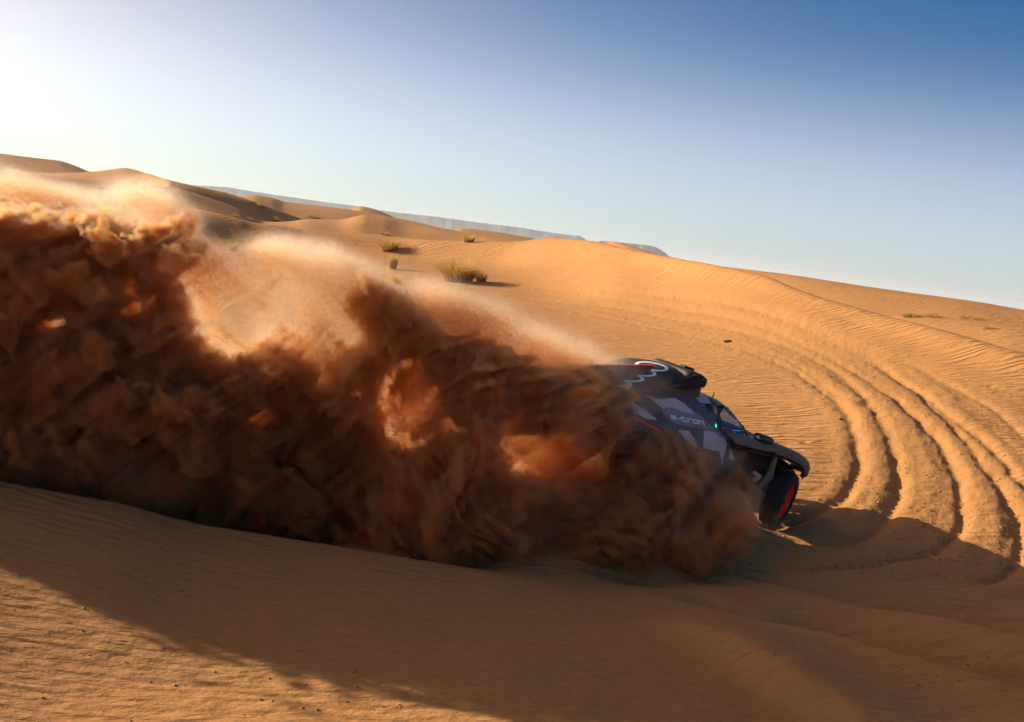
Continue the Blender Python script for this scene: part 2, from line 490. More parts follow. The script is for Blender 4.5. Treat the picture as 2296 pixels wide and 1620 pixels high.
def ripple(ang, wl, warp, seed, sharp=1.0):
    """wind ripples: warped crests running at angle ang, wavelength wl"""
    mp = t.n('ShaderNodeMapping', pos)
    mp.inputs['Location'].default_value = (seed, seed * .7, 0)
    mp.inputs['Rotation'].default_value = (0, 0, ang)
    mp.inputs['Scale'].default_value = (.45 / wl, 1 / wl, 0)
    nz = t.n('ShaderNodeTexNoise', mp.outputs[0], noise_dimensions='3D')
    nz.inputs['Scale'].default_value = .5
    nz.inputs['Detail'].default_value = 3.5
    nz.inputs['Roughness'].default_value = .5
    sy = t.n('ShaderNodeSeparateXYZ', mp.outputs[0]).outputs[1]
    ph = t.m('ADD', t.m('MULTIPLY', sy, 2 * math.pi), t.m('MULTIPLY', nz.outputs[0], warp))
    s_ = t.m('SINE', ph)
    return t.m('MULTIPLY_ADD', s_, .5, .5)


rp1 = ripple(R(14), .29, 21, 3)
rp2 = ripple(R(-6), .19, 15, 11)
nA_ = t.n('ShaderNodeTexNoise', pos)
nA_.inputs['Scale'].default_value = .35
nA_.inputs['Detail'].default_value = 2
patch = t.n('ShaderNodeMapRange', nA_.outputs[0])
patch.inputs[1].default_value, patch.inputs[2].default_value = .35, .62
farw = t.n('ShaderNodeMapRange', r_)
farw.inputs[1].default_value, farw.inputs[2].default_value = 12, 20
rip = t.m('ADD', t.m('MULTIPLY', rp1, farw.outputs[0]), t.m('MULTIPLY', rp2, t.m('MULTIPLY_ADD', farw.outputs[0], -.1, .2)))
# foreground: soft lumps between the ripples
mpl = t.n('ShaderNodeMapping', pos)
mpl.inputs['Scale'].default_value = (.8, 1.9, 1)
mpl.inputs['Rotation'].default_value = (0, 0, R(8))
lum = t.n('ShaderNodeTexNoise', mpl.outputs[0])
lum.inputs['Scale'].default_value = 3.8
lum.inputs['Detail'].default_value = 4
lum.inputs['Roughness'].default_value = .55
gr = t.n('ShaderNodeTexNoise', pos)
gr.inputs['Scale'].default_value = 26
gr.inputs['Detail'].default_value = 4
gr.inputs['Roughness'].default_value = .75
keep = t.m('MULTIPLY_ADD', dis, -.85, 1.0)
hgt = t.m('MULTIPLY', t.m('MULTIPLY', rip, keep), t.m('MULTIPLY_ADD', patch.outputs[0], .026, .024))
nearw = t.m('SUBTRACT', 1.0, farw.outputs[0])
hgt = t.m('ADD', hgt, t.m('MULTIPLY', lum.outputs[0], t.m('MULTIPLY_ADD', nearw, .048, .02)))
hgt = t.m('ADD', hgt, t.m('MULTIPLY', gr.outputs[0], t.m('MULTIPLY_ADD', dis, .016, .009)))
bp = t.n('ShaderNodeBump')
bp.inputs['Strength'].default_value = .9
bp.inputs['Distance'].default_value = 1.0
t.put(bp, 'Height', hgt)
t.put(pb, 'Normal', bp.outputs[0])
big = t.n('ShaderNodeTexNoise', pos)
big.inputs['Scale'].default_value = .09
big.inputs['Detail'].default_value = 4
cfac = t.m('ADD', t.m('MULTIPLY', big.outputs[0], .6), t.m('MULTIPLY', gr.outputs[0], .45))
colr = t.ramp(cfac, [(.32, (.44, .205, .064)), (.55, (.52, .252, .083)), (.72, (.58, .30, .107))])
t.put(pb, 'Base Color', colr)
pb.inputs['Roughness'].default_value = .9
pb.inputs['Specular IOR Level'].default_value = .15
me.materials.append(m)
print('terrain', round(time.time() - T0, 1))
#PART2
DUST_VOX, DUST_ALBEDO, DUST_PALE, DUST_G = .028, (.88, .575, .26), (.99, .88, .70), .5
HAZE_DENSITY = .00009
# ------------------------------------------------------------------ the rally car, built in its own frame: x forward, y left, z up, metres
CARM = Matrix(((cF.x, cL.x, cU.x, cO.x), (cF.y, cL.y, cU.y, cO.y), (cF.z, cL.z, cU.z, cO.z), (0, 0, 0, 1)))
CARI = CARM.inverted()
car = bpy.data.objects.new('rally_car', None)
COL.objects.link(car)
car.matrix_world = CARM
car.empty_display_size = .3
tag(car, 'black and grey rally car with red wheels sliding out of the dust cloud', 'rally car')


def carbon(name, col, scale=55, amt=.25, rough=.38):
    """dark painted composite with a faint weave and a film of dust"""
    mm = bpy.data.materials.new(name)
    mm.use_nodes = True
    q = NT(mm.node_tree)
    b = mm.node_tree.nodes['Principled BSDF']
    oc = q.n('ShaderNodeTexCoord').outputs['Object']
    ch = q.n('ShaderNodeTexChecker', oc)
    ch.inputs['Scale'].default_value = scale
    nz = q.n('ShaderNodeTexNoise', oc)
    nz.inputs['Scale'].default_value = 2.6
    nz.inputs['Detail'].default_value = 5
    f = q.m('MULTIPLY_ADD', ch.outputs['Fac'], amt, 1 - amt / 2)
    mx = q.n('ShaderNodeVectorMath', operation='SCALE')
    mx.inputs[0].default_value = col
    q.put(mx, 'Scale', f)
    dst = q.n('ShaderNodeMix', data_type='RGBA')
    q.put(dst, 0, q.ramp(nz.outputs[0], [(.42, (.03, .03, .03)), (.75, (.38, .38, .38))]))
    q.put(dst, 6, mx.outputs[0])
    dst.inputs[7].default_value = (.30, .17, .085, 1)
    q.put(b, 'Base Color', dst.outputs[2])
    q.put(b, 'Roughness', q.m('MULTIPLY_ADD', nz.outputs[0], .35, rough - .1))
    return mm


M_body = carbon('dark_grey_paint', (.085, .075, .073))
M_cover = carbon('carbon_black', (.05, .05, .048), 70, .5, .5)
M_cover.node_tree.nodes['Principled BSDF'].inputs['Specular IOR Level'].default_value = .15
M_scoop = carbon('scoop_black', (.016, .018, .026), 10, .05, .5)
M_scoop.node_tree.nodes['Principled BSDF'].inputs['Specular IOR Level'].default_value = .15
M_pale = carbon('pale_grey_livery', (.64, .60, .60), 55, .1, .5)
M_mid = carbon('mid_grey_livery', (.27, .26, .27), 90, .4, .4)
M_white = mat('white_lettering', (.93, .94, .96), .5)
M_red = mat('red_trim', (.95, .05, .02), .4)
M_rim = mat('red_wheel_paint', (.95, .02, .02), .45)
M_rub = mat('rubber', (.022, .019, .017), .85)
M_blk = mat('matt_black', (.006, .006, .007), .7)
M_tan = mat('sandy_metal', (.60, .42, .25), .5)
M_dusty = carbon('dusty_panel', (.19, .14, .10), 55, .1, .5)
M_glass = bpy.data.materials.new('tinted_glass')
M_glass.use_nodes = True
q = NT(M_glass.node_tree)
M_glass.node_tree.nodes.clear()
tr = q.n('ShaderNodeBsdfTransparent')
tr.inputs[0].default_value = (.62, .68, .72, 1)
gl = q.n('ShaderNodeBsdfGlossy')
gl.inputs['Roughness'].default_value = .06
gl.inputs[0].default_value = (.8, .85, .9, 1)
fr_ = q.n('ShaderNodeLayerWeight')
fr_.inputs[0].default_value = .35
mxs = q.n('ShaderNodeMixShader')
q.put(mxs, 0, q.m('MULTIPLY_ADD', fr_.outputs['Facing'], .35, .06))
q.put(mxs, 1, tr)
q.put(mxs, 2, gl)
q.put(q.n('ShaderNodeOutputMaterial'), 'Surface', mxs)


def part(name, verts, faces, material, parent=None, smooth=True, bevel=0, label=None):
    o = mesh_obj(name, verts, faces, material, parent or car, smooth)
    if bevel:
        bv = o.modifiers.new('bevel', 'BEVEL')
        bv.width, bv.segments, bv.limit_method, bv.angle_limit = bevel, 2, 'ANGLE', R(35)
    if smooth:
        o.modifiers.new('weighted', 'WEIGHTED_NORMAL').keep_sharp = True
    if label:
        o['label'] = label
    return o


def loft(rows, closed=True, cap=True):
    """rows: equal-length loops"""
    n, k = len(rows), len(rows[0])
    vs = [p for r in rows for p in r]
    fs = []
    for i in range(n - 1):
        for j in range(k if closed else k - 1):
            a, b = i * k + j, i * k + (j + 1) % k
            fs.append((a, a + k, b + k, b))
    if cap:
        fs.append(tuple(range(k)))
        fs.append(tuple(range((n - 1) * k, n * k))[::-1])
    return vs, fs


def section(pts, sub=3):
    """round a half profile (centre top .. bottom), mirror it into a closed loop"""
    p = [Vector((0, a, b)) for a, b in pts]
    for _ in range(sub):
        qn = [p[0]]
        for a, b in zip(p[:-1], p[1:]):
            qn += [a.lerp(b, .25), a.lerp(b, .75)]
        qn.append(p[-1])
        p = qn
    right = [(-v.y, v.z) for v in p]
    left = [(v.y, v.z) for v in reversed(p[1:-1])]
    return right + left


def spline_stations(st, xs):
    """st: {x: [(y,z)...]} interpolated smoothly along x"""
    kx = np.array(sorted(st))
    arr = np.array([st[k] for k in kx], float)
    out = np.empty((len(xs), arr.shape[1], 2))
    for j in range(arr.shape[1]):
        for c in range(2):
            out[:, j, c] = pchip_mat(kx, arr[:, j, c], np.array(xs))
    return out


def make_loft(name, st, n, material, sub=3, **kw):
    kx = sorted(st)
    xs = np.linspace(kx[0], kx[-1], n)
    rows = []
    for x, sec in zip(xs, spline_stations(st, xs)):
        rows.append([(x, y, z) for y, z in section([tuple(p) for p in sec], sub)])
    v, f = loft(rows)
    return part(name, v, f, material, **kw)


# main shell: centre, roof edge, belt, shoulder, flank, sill
BODY = {
    -4.1: [(0, 1.0), (.30, 1.0), (.55, .96), (.80, .90), (.85, .80), (.8, .70)],
    -3.95: [(0, 1.10), (.45, 1.10), (.72, 1.06), (1.00, .98), (1.08, .80), (1.0, .62)],
    -3.6: [(0, 1.28), (.50, 1.26), (.74, 1.16), (1.04, 1.06), (1.12, .90), (1.06, .76)],
    -3.2: [(0, 1.46), (.54, 1.42), (.76, 1.26), (1.04, 1.10), (1.14, .98), (1.10, .90)],
    -2.7: [(0, 1.62), (.56, 1.56), (.76, 1.34), (1.02, 1.14), (1.13, .98), (1.12, .86)],
    -2.2: [(0, 1.68), (.54, 1.62), (.76, 1.34), (1.00, 1.14), (1.12, .96), (1.10, .78)],
    -1.95: [(0, 1.67), (.52, 1.62), (.76, 1.30), (.99, 1.12), (1.11, .80), (1.08, .35)],
    -1.6: [(0, 1.66), (.50, 1.62), (.75, 1.22), (.98, 1.11), (1.10, .70), (1.05, .32)],
    -1.25: [(0, 1.64), (.48, 1.56), (.73, 1.22), (.94, 1.13), (1.02, .70), (.98, .32)],
    -.95: [(0, 1.56), (.45, 1.42), (.70, 1.21), (.90, 1.15), (.80, .75), (.75, .34)],
    -.65: [(0, 1.38), (.40, 1.27), (.66, 1.18), (.84, 1.12), (.55, .75), (.52, .36)],
    -.35: [(0, 1.20), (.36, 1.17), (.62, 1.13), (.70, 1.06), (.45, .72), (.42, .38)],
    .1: [(0, 1.13), (.34, 1.11), (.50, 1.06), (.52, .96), (.40, .66), (.36, .42)],
    .5: [(0, 1.03), (.32, 1.01), (.46, .96), (.48, .86), (.38, .60), (.34, .46)],
    .78: [(0, .86), (.26, .85), (.38, .82), (.40, .76), (.34, .62), (.3, .54)],
}
kx = sorted(BODY)
xs = np.linspace(kx[0], kx[-1], 150)
SEC = spline_stations(BODY, xs)
rows = [[(x, y, z) for y, z in section([tuple(p) for p in sec], 3)] for x, sec in zip(xs, SEC)]
bv_, bf_ = loft(rows)
# window openings: side window and windscreen cut out of the shell
WIN = [(-1.60, 1.185), (-1.66, 1.35), (-1.72, 1.56), (-1.50, 1.585), (-1.36, 1.56), (-1.18, 1.46), (-1.02, 1.33), (-.84, 1.215), (-1.2, 1.20)]
WS = [(-1.30, 1.63), (-.55, 1.33)]


def in_poly(x, y, poly):
    c = False
    j = len(poly) - 1
    for i in range(len(poly)):
        if (poly[i][1] > y) != (poly[j][1] > y) and x < (poly[j][0] - poly[i][0]) * (y - poly[i][1]) / (poly[j][1] - poly[i][1]) + poly[i][0]:
            c = not c
        j = i
    return c


def grow(poly, k):
    cx, cz = sum(p[0] for p in poly) / len(poly), sum(p[1] for p in poly) / len(poly)
    return [(cx + (x - cx) * k, cz + (z - cz) * k) for x, z in poly]


keep_, glass_side, glass_front = [], [], []
for f in bf_[:-2]:
    c = sum((Vector(bv_[i]) for i in f), Vector()) / len(f)
    if abs(c.y) > .33 and c.z > 1.17 and in_poly(c.x, c.z, WIN):
        glass_side.append(f)
    elif abs(c.y) < .36 and -1.22 < c.x < -.52 and c.z > 1.2:
        glass_front.append(f)
    else:
        keep_.append(f)
keep_ += bf_[-2:]
body = part('body', bv_, keep_, M_body)
body.data.materials.append(M_blk)                    # tub front painted black, standing in for the dark void below the wings
for pl_ in body.data.polygons:
    if pl_.center.x > -1.0 and pl_.center.z < 1.14 and abs(pl_.center.y) > .2:
        pl_.material_index = 1


def sub_mesh(name, faces, material, parent, push=0.0):
    ids = sorted({i for f in faces for i in f})
    mp_ = {k: i for i, k in enumerate(ids)}
    return part(name, [bv_[i] for i in ids], [tuple(mp_[i] for i in f) for f in faces], material, parent)


gs = [f for f in glass_side if bv_[f[0]][1] < 0]
gs2 = [f for f in glass_side if bv_[f[0]][1] > 0]
win_r = sub_mesh('side_window', gs, M_glass, car)
win_l = sub_mesh('side_window', gs2, M_glass, car)
wsc = sub_mesh('windscreen', glass_front, M_glass, car)

from mathutils.bvhtree import BVHTree
# engine cover with the rings, falling away behind the scoop
COVER = {
    -3.95: [(0, 1.17), (.3, 1.15), (.58, 1.08), (.60, 1.0), (.5, .98)],
    -3.6: [(0, 1.42), (.32, 1.39), (.62, 1.30), (.64, 1.12), (.5, 1.1)],
    -3.3: [(0, 1.63), (.32, 1.60), (.62, 1.50), (.64, 1.25), (.5, 1.2)],
    -3.0: [(0, 1.80), (.32, 1.79), (.60, 1.70), (.63, 1.38), (.5, 1.3)],
    -2.6: [(0, 1.89), (.32, 1.88), (.56, 1.78), (.60, 1.48), (.5, 1.4)],
    -2.3: [(0, 1.92), (.3, 1.91), (.53, 1.82), (.57, 1.54), (.5, 1.5)],
    -2.05: [(0, 1.93), (.3, 1.92), (.48, 1.85), (.52, 1.60), (.5, 1.55)],
}
cover = make_loft('engine_cover', COVER, 50, M_cover)
dg = bpy.context.evaluated_depsgraph_get()


def bvh_of(o):
    return BVHTree.FromPolygons([tuple(v.co) for v in o.data.vertices], [tuple(p.vertices) for p in o.data.polygons])


bpy.context.view_layer.update()
full_shell = BVHTree.FromPolygons(bv_, bf_)
T_body, T_cover = full_shell, bvh_of(cover)
camc = CARI @ Vector((0, 0, 0))


def drape(P, tree, off=.004):
    d = (CARI.to_3x3() @ Vector(ray(P[0], P[1]))).normalized()
    loc, nor, _, _ = tree.ray_cast(camc, d)
    if loc is None:
        return None
    if nor.dot(d) > 0:
        nor = -nor
    return loc + nor * off


def patch(name, poly, tree, material, parent, n=26, off=.004, label=None):
    """a painted area: its outline laid onto the curved surface"""
    px, py = [p[0] for p in poly], [p[1] for p in poly]
    x0, x1, y0, y1 = min(px), max(px), min(py), max(py)
    nx = max(4, int((x1 - x0) / 2.0))
    ny = max(4, int((y1 - y0) / 2.0))
    bm = bmesh.new()
    try:
        vs = [bm.verts.new((p[0], p[1], 0)) for p in poly]
        bm.faces.new(vs)
        bmesh.ops.triangulate(bm, faces=bm.faces[:])
        for k in range(1, nx):
            bmesh.ops.bisect_plane(bm, geom=bm.verts[:] + bm.edges[:] + bm.faces[:], plane_co=(x0 + (x1 - x0) * k / nx, 0, 0), plane_no=(1, 0, 0))
        for k in range(1, ny):
            bmesh.ops.bisect_plane(bm, geom=bm.verts[:] + bm.edges[:] + bm.faces[:], plane_co=(0, y0 + (y1 - y0) * k / ny, 0), plane_no=(0, 1, 0))
        dead = []
        for v in bm.verts:
            q_ = drape((v.co.x, v.co.y), tree, off)
            if q_ is None:
                dead.append(v)
            else:
                v.co = q_
        bmesh.ops.delete(bm, geom=dead, context='VERTS')
        bmesh.ops.remove_doubles(bm, verts=bm.verts[:], dist=1e-5)
        mm = bpy.data.meshes.new(name)
        bm.to_mesh(mm)
    finally:
        bm.free()
    mm.materials.append(material)
    o = bpy.data.objects.new(name, mm)
    COL.objects.link(o)
    o.parent = parent
    if label:
        o['label'] = label
    return o


def c2(X_, Y_): return ((1640 + X_ / 5.4) * .7972, (990 + Y_ / 5.4) * .7972)
def c3(X_, Y_): return ((1940 + X_ / 6.23) * .7972, (1080 + Y_ / 6.23) * .7972)
def c1(X_, Y_): return ((2060 + X_ / 5.4) * .7972, (1200 + Y_ / 5.4) * .7972)


def tube(name, pts, r, material, parent=None, n=6, closed=False, flat=1.0):
    pts = [Vector(p) for p in pts]
    vs, fs = [], []
    m_ = len(pts)
    for i, p in enumerate(pts):
        a = pts[(i - 1) % m_] if closed or i else p
        b = pts[(i + 1) % m_] if closed or i < m_ - 1 else p
        t_ = (b - a).normalized()
        s_ = t_.cross(Vector((0.31, .2, .93))).normalized()
        u_ = s_.cross(t_)
        for k in range(n):
            an = 2 * math.pi * k / n
            vs.append(p + (s_ * math.cos(an) + u_ * math.sin(an) * flat) * r)
    for i in range(m_ if closed else m_ - 1):
        for k in range(n):
            a, b = i * n + k, i * n + (k + 1) % n
            c, d = ((i + 1) % m_) * n + (k + 1) % n, ((i + 1) % m_) * n + k
            fs.append((a, b, c, d))
    if not closed:
        fs += [tuple(range(n))[::-1], tuple(range((m_ - 1) * n, m_ * n))]
    return part(name, vs, fs, material, parent)


def box(name, c, size, material, parent=None, bevel=.01, rot=None):
    vs = []
    for sx in (-.5, .5):
        for sy in (-.5, .5):
            for sz in (-.5, .5):
                v = Vector((sx * size[0], sy * size[1], sz * size[2]))
                if rot:
                    v = rot @ v
                vs.append(Vector(c) + v)
    fs = [(0, 1, 3, 2), (4, 6, 7, 5), (0, 4, 5, 1), (2, 3, 7, 6), (0, 2, 6, 4), (1, 5, 7, 3)]
    return part(name, vs, fs, material, parent, bevel=bevel)


def plate(name, outline, y0, y1, material, parent=None, bevel=0):
    """outline in x,z extruded across y"""
    n = len(outline)
    vs = [(x, y0, z) for x, z in outline] + [(x, y1, z) for x, z in outline]
    fs = [tuple(range(n)), tuple(range(n, 2 * n))[::-1]] + [(i, i + n, (i + 1) % n + n, (i + 1) % n) for i in range(n)]
    return part(name, vs, fs, material, parent, smooth=False, bevel=bevel)


# livery: pale camouflage panels on the flank
for poly in ([(850, 615), (1120, 718), (1400, 706), (1545, 790), (1700, 955), (1480, 905), (1340, 845), (1195, 860), (1100, 770), (1010, 700), (930, 655)],
             [(480, 625), (600, 632), (700, 680), (560, 668)],
             [(520, 715), (690, 735), (860, 830), (1130, 1040), (960, 1020), (790, 935), (720, 830), (600, 770)],
             [(1440, 1185), (1610, 1205), (1690, 1330), (1740, 1450), (1625, 1425), (1540, 1310)],
             [(1650, 632), (1760, 620), (1880, 690), (1945, 795), (1770, 775), (1710, 700)]):
    patch('livery_patch', [c2(*p) for p in poly], T_body, M_pale, body)
for poly in ([(245, 815), (430, 845), (610, 975), (655, 1040), (600, 1260), (560, 1450), (515, 1190), (235, 1130)],
             [(710, 1130), (785, 1345), (680, 1315)]):
    patch('livery_patch', [c3(*p) for p in poly], T_body, M_pale, body)
patch('livery_patch', [c2(*p) for p in [(1200, 862), (1340, 850), (1700, 960), (1900, 1130), (1960, 1200), (1500, 1120), (1330, 1065), (1215, 950)]], T_body, M_mid, body, off=.003)
patch('livery_patch', [c3(*p) for p in [(0, 830), (60, 950), (130, 1100), (235, 1130), (250, 815), (100, 700)]], T_body, mat('dark_livery', (.055, .052, .06), .4), body, off=.003)
# door edge crease and the open slot behind the door
tube('door_seam', [p for p in [drape(c3(*q_), T_body, .002) for q_ in [(0, 440), (130, 540), (300, 690), (430, 820), (540, 880), (640, 990)]] if p], .006, M_pale, body)
patch('air_slot', [c3(*p) for p in [(275, 345), (365, 360), (395, 500), (325, 490)]], T_body, M_blk, body, n=6, off=.008)
patch('text_strip', [c3(*p) for p in [(170, 365), (245, 372), (245, 395), (175, 388)]], T_body, M_mid, body, off=.009)
patch('door_pillar', [c3(*p) for p in [(380, 265), (425, 275), (480, 420), (530, 640), (545, 800), (520, 720), (470, 560), (430, 400)]], T_body, mat('pillar_grey', (.10, .105, .12), .3), body, off=.012)
led = patch('status_lamp', [c3(*p) for p in [(432, 680), (452, 682), (466, 790), (446, 790)]], T_body, M_white, body, off=.010)
lm = mat('green_lamp', (.0, .4, .2), .4)
lm.node_tree.nodes['Principled BSDF'].inputs['Emission Color'].default_value = (.0, 1, .45, 1)
lm.node_tree.nodes['Principled BSDF'].inputs['Emission Strength'].default_value = 1.6
patch('green_lamp', [c3(*p) for p in [(436, 722), (458, 724), (462, 764), (440, 762)]], T_body, lm, led, off=.014)
tube('antenna', [(-1.34, 0, 1.65), (-1.345, 0, 1.73)], .012, M_blk)
# red line round the rear wheel arch
arch = [drape(c2(*p), T_body, .006) for p in [(750, 1010), (880, 1060), (1000, 1120), (1110, 1185), (1210, 1255), (1310, 1335), (1420, 1400), (1520, 1430), (1640, 1450)]]
arch += [drape(c3(*p), T_body, .006) for p in [(30, 1112), (130, 1135), (230, 1160), (300, 1195), (345, 1260), (370, 1330), (390, 1410), (402, 1500)]]
arch = [p for p in arch if p]
tube('arch_trim', arch, .022, M_red, body)
# wordmark on the flank
STROKES = {'e': [[(0, .5), (1, .5), (1, 1), (0, 1), (0, 0), (1, 0)]], '-': [[(.1, .5), (.9, .5)]], 't': [[(0, 1.35), (0, 0), (.9, 0)], [(0, 1), (.9, 1)]],
           'r': [[(0, 0), (0, 1), (.9, 1)]], 'o': [[(0, 0), (1, 0), (1, 1), (0, 1), (0, 0)]], 'n': [[(0, 0), (0, 1), (1, 1), (1, 0)]]}
w0, w1, wu = Vector(c2(1345, 1020)), Vector(c2(1862, 1122)), Vector(c2(0, 0)) - Vector(c2(14, 50))
pen = 0
adv = {'e': 1.45, '-': 1.15, 't': 1.35, 'r': 1.3, 'o': 1.45, 'n': 1.45}
tot = sum(adv[c] for c in 'e-tron')
for ch_ in 'e-tron':
    word = bmesh.new()
    for st_ in STROKES[ch_]:
        for (ax, ay), (bx, by) in zip(st_[:-1], st_[1:]):
            for k in range(5):
                s0, s1 = k / 5 - (.12 if k == 0 else 0), (k + 1) / 5 + (.12 if k == 4 else 0)
                pp = []
                for s_ in (s0, s1):
                    X_, Y_ = ax + (bx - ax) * s_, ay + (by - ay) * s_
                    pp.append(w0 + (w1 - w0) * ((pen + X_) / tot) + wu * Y_)
                dr = (pp[1] - pp[0])
                if dr.length < 1e-6:
                    continue
                nrm = Vector((-dr.y, dr.x)).normalized() * 1.45
                q4 = [drape(v, T_body, .008) for v in (pp[0] - nrm, pp[1] - nrm, pp[1] + nrm, pp[0] + nrm)]
                if all(q4):
                    word.faces.new([word.verts.new(v) for v in q4])
    pen += adv[ch_]
    mm = bpy.data.meshes.new('letter')
    word.to_mesh(mm)
    word.free()
    mm.materials.append(M_white)
    wo = bpy.data.objects.new('letter', mm)
    COL.objects.link(wo)
    wo.parent = body
# rings on the cover
for k in range(4):
    cx, cy_ = 1040 - 183 * k, 226 + 80 * k
    outer, inner = [], []
    for i in range(56):
        a = 2 * math.pi * i / 56
        for lst, rx, ry in ((outer, 258, 68), (inner, 205, 44)):
            ex, ey = rx * math.cos(a), ry * math.sin(a)
            th = R(9)
            lst.append(drape(c2(cx + ex * math.cos(th) - ey * math.sin(th), cy_ + ex * math.sin(th) + ey * math.cos(th)), T_cover, .006))
    vs = []
    fs = []
    for i in range(56):
        j = (i + 1) % 56
        q4 = [outer[i], outer[j], inner[j], inner[i]]
        if all(q4) and max((q4[0] - q4[1]).length, (q4[2] - q4[3]).length, (q4[0] - q4[3]).length) < .22:
            b_ = len(vs)
            vs += q4
            fs.append((b_, b_ + 1, b_ + 2, b_ + 3))
    if fs:
        part('ring', vs, fs, M_white, cover, smooth=False)
# fin with red edge standing on the cover
fin = plate('rear_fin', [(-3.02, 1.835), (-3.06, 1.70), (-3.3, 1.52), (-3.62, 1.30), (-3.9, 1.02), (-4.18, 1.0), (-4.22, 1.475), (-3.6, 1.665)], -.425, -.400, carbon('fin_carbon', (.03, .027, .025), 60, .6, .16))
plate('edge_trim', [(-2.99, 1.848), (-3.6, 1.682), (-4.23, 1.493), (-4.23, 1.477), (-3.6, 1.666), (-3.0, 1.832)], -.430, -.395, M_red, fin)
# scoop: wide blunt inlet, cheeks tapering back along both sides
rows = []
for x, hw, zt, zb in ((-2.45, .50, 1.91, 1.72), (-2.32, .56, 1.94, 1.71), (-2.2, .585, 1.955, 1.71), (-2.10, .585, 1.955, 1.72), (-2.04, .565, 1.94, 1.735), (-2.0, .52, 1.90, 1.77)):
    loop = []
    for k in range(40):
        a = 2 * math.pi * k / 40
        ca, sa = math.cos(a), math.sin(a)
        loop.append((x, hw * math.copysign(abs(ca) ** .35, ca), (zt + zb) / 2 + (zt - zb) / 2 * math.copysign(abs(sa) ** .6, sa)))
    rows.append(loop)
v, f = loft(rows)
scoop = part('roof_scoop', v, f, M_scoop)
part('scoop_opening', [(-1.996, y, z) for y, z in ((-.40, 1.79), (.40, 1.79), (.40, 1.885), (-.40, 1.885))], [(0, 1, 2, 3)], M_blk, scoop, smooth=False)
for sy in (-1, 1):
    rows = []
    for x, hw, zt, zb in ((-3.08, .004, 1.595, 1.585), (-2.9, .05, 1.64, 1.575), (-2.65, .09, 1.72, 1.575), (-2.45, .12, 1.84, 1.62), (-2.3, .12, 1.92, 1.68), (-2.2, .11, 1.945, 1.71)):
        loop = []
        for k in range(16):
            a = 2 * math.pi * k / 16
            ca, sa = math.cos(a), math.sin(a)
            loop.append((x, sy * (.50 + .02 * (x + 3)) + hw * math.copysign(abs(ca) ** .6, ca), (zt + zb) / 2 + (zt - zb) / 2 * math.copysign(abs(sa) ** .7, sa)))
        rows.append(loop)
    v, f = loft(rows)
    part('scoop_cheek', v, f, M_scoop, scoop)
for X_, Y_ in ((1735, 430), (1802, 422), (1730, 528), (1790, 542)):
    d_ = drape(c2(X_, Y_), bvh_of(scoop), .0)
    if d_:
        box('bolt', d_, (.014, .014, .014), M_white, scoop, bevel=0)
box('roof_lamp', (-2.02, .05, 1.965), (.22, .15, .05), M_blk, bevel=.02)


# fenders: thin curved wings over the front wheels
def fender(sy):
    top = [(-1.55, 1.165), (-1.2, 1.185), (-.9, 1.20), (-.6, 1.235), (-.35, 1.245), (-.1, 1.235), (.12, 1.22), (.30, 1.19), (.42, 1.15), (.49, 1.09), (.48, 1.02)]
    rows = []
    for j, t_ in enumerate(np.linspace(0, 1, 15)):
        y = .42 + .70 * t_
        edge = max(0, (t_ - .80) / .20)
        row = []
        for x, z in top:
            dx = -.40 * t_ ** 2.2 * max(0, (x + .9) / 1.4)         # swept back towards the outside
            row.append((x + dx, sy * y, z - .055 * edge ** 2 + .018 * math.sin(math.pi * t_)))
        rows.append(row)
    n, k = len(rows), len(top)
    vs = [p for r in rows for p in r]
    fs = []
    for i in range(n - 1):
        for j in range(k - 1):
            a = i * k + j
            fs.append((a, a + 1, a + k + 1, a + k))
    o = part('fender', vs, fs, M_dusty)
    sd = o.modifiers.new('thickness', 'SOLIDIFY')
    sd.thickness, sd.offset = .05, -1 if sy < 0 else 1
    # darker inner liner below
    vs2 = [(x, y, z - .06) for x, y, z in vs]
    li = part('fender_liner', vs2, fs, M_blk, o)
    sd = li.modifiers.new('thickness', 'SOLIDIFY')
    sd.thickness, sd.offset = .02, 0
    lip = [(rows[i][-1][0] - .02, rows[i][-1][1], rows[i][-1][2]) for i in range(n)]
    tube('fender_lip', lip, .042, M_blk, o, n=8)
    outer_edge = [rows[-1][j] for j in range(3, k)]
    tube('fender_edge', outer_edge, .026, M_dusty, o, n=8)
    # bands of livery across the wing
    for a0, a1, mt in ((4, 5, M_pale), (6, 7, M_pale), (8, 9, M_mid)):
        bvs, bfs = [], []
        for i in range(5, n - 1):
            b_ = len(bvs)
            bvs += [Vector(rows[i][a0]) + Vector((0, 0, .006)), Vector(rows[i][a1]) + Vector((0, 0, .006)), Vector(rows[i + 1][a1]) + Vector((0, 0, .006)), Vector(rows[i + 1][a0]) + Vector((0, 0, .006))]
            bfs.append((b_, b_ + 1, b_ + 2, b_ + 3))
        part('livery_band', bvs, bfs, mt, o)
    for k_ in range(6):
        x = -.80 + k_ * .035
        box('vent_slat', (x, sy * 1.02, 1.19 + .05 * (x + .9)), (.016, .16, .03), M_tan, o, bevel=.004)
    return o


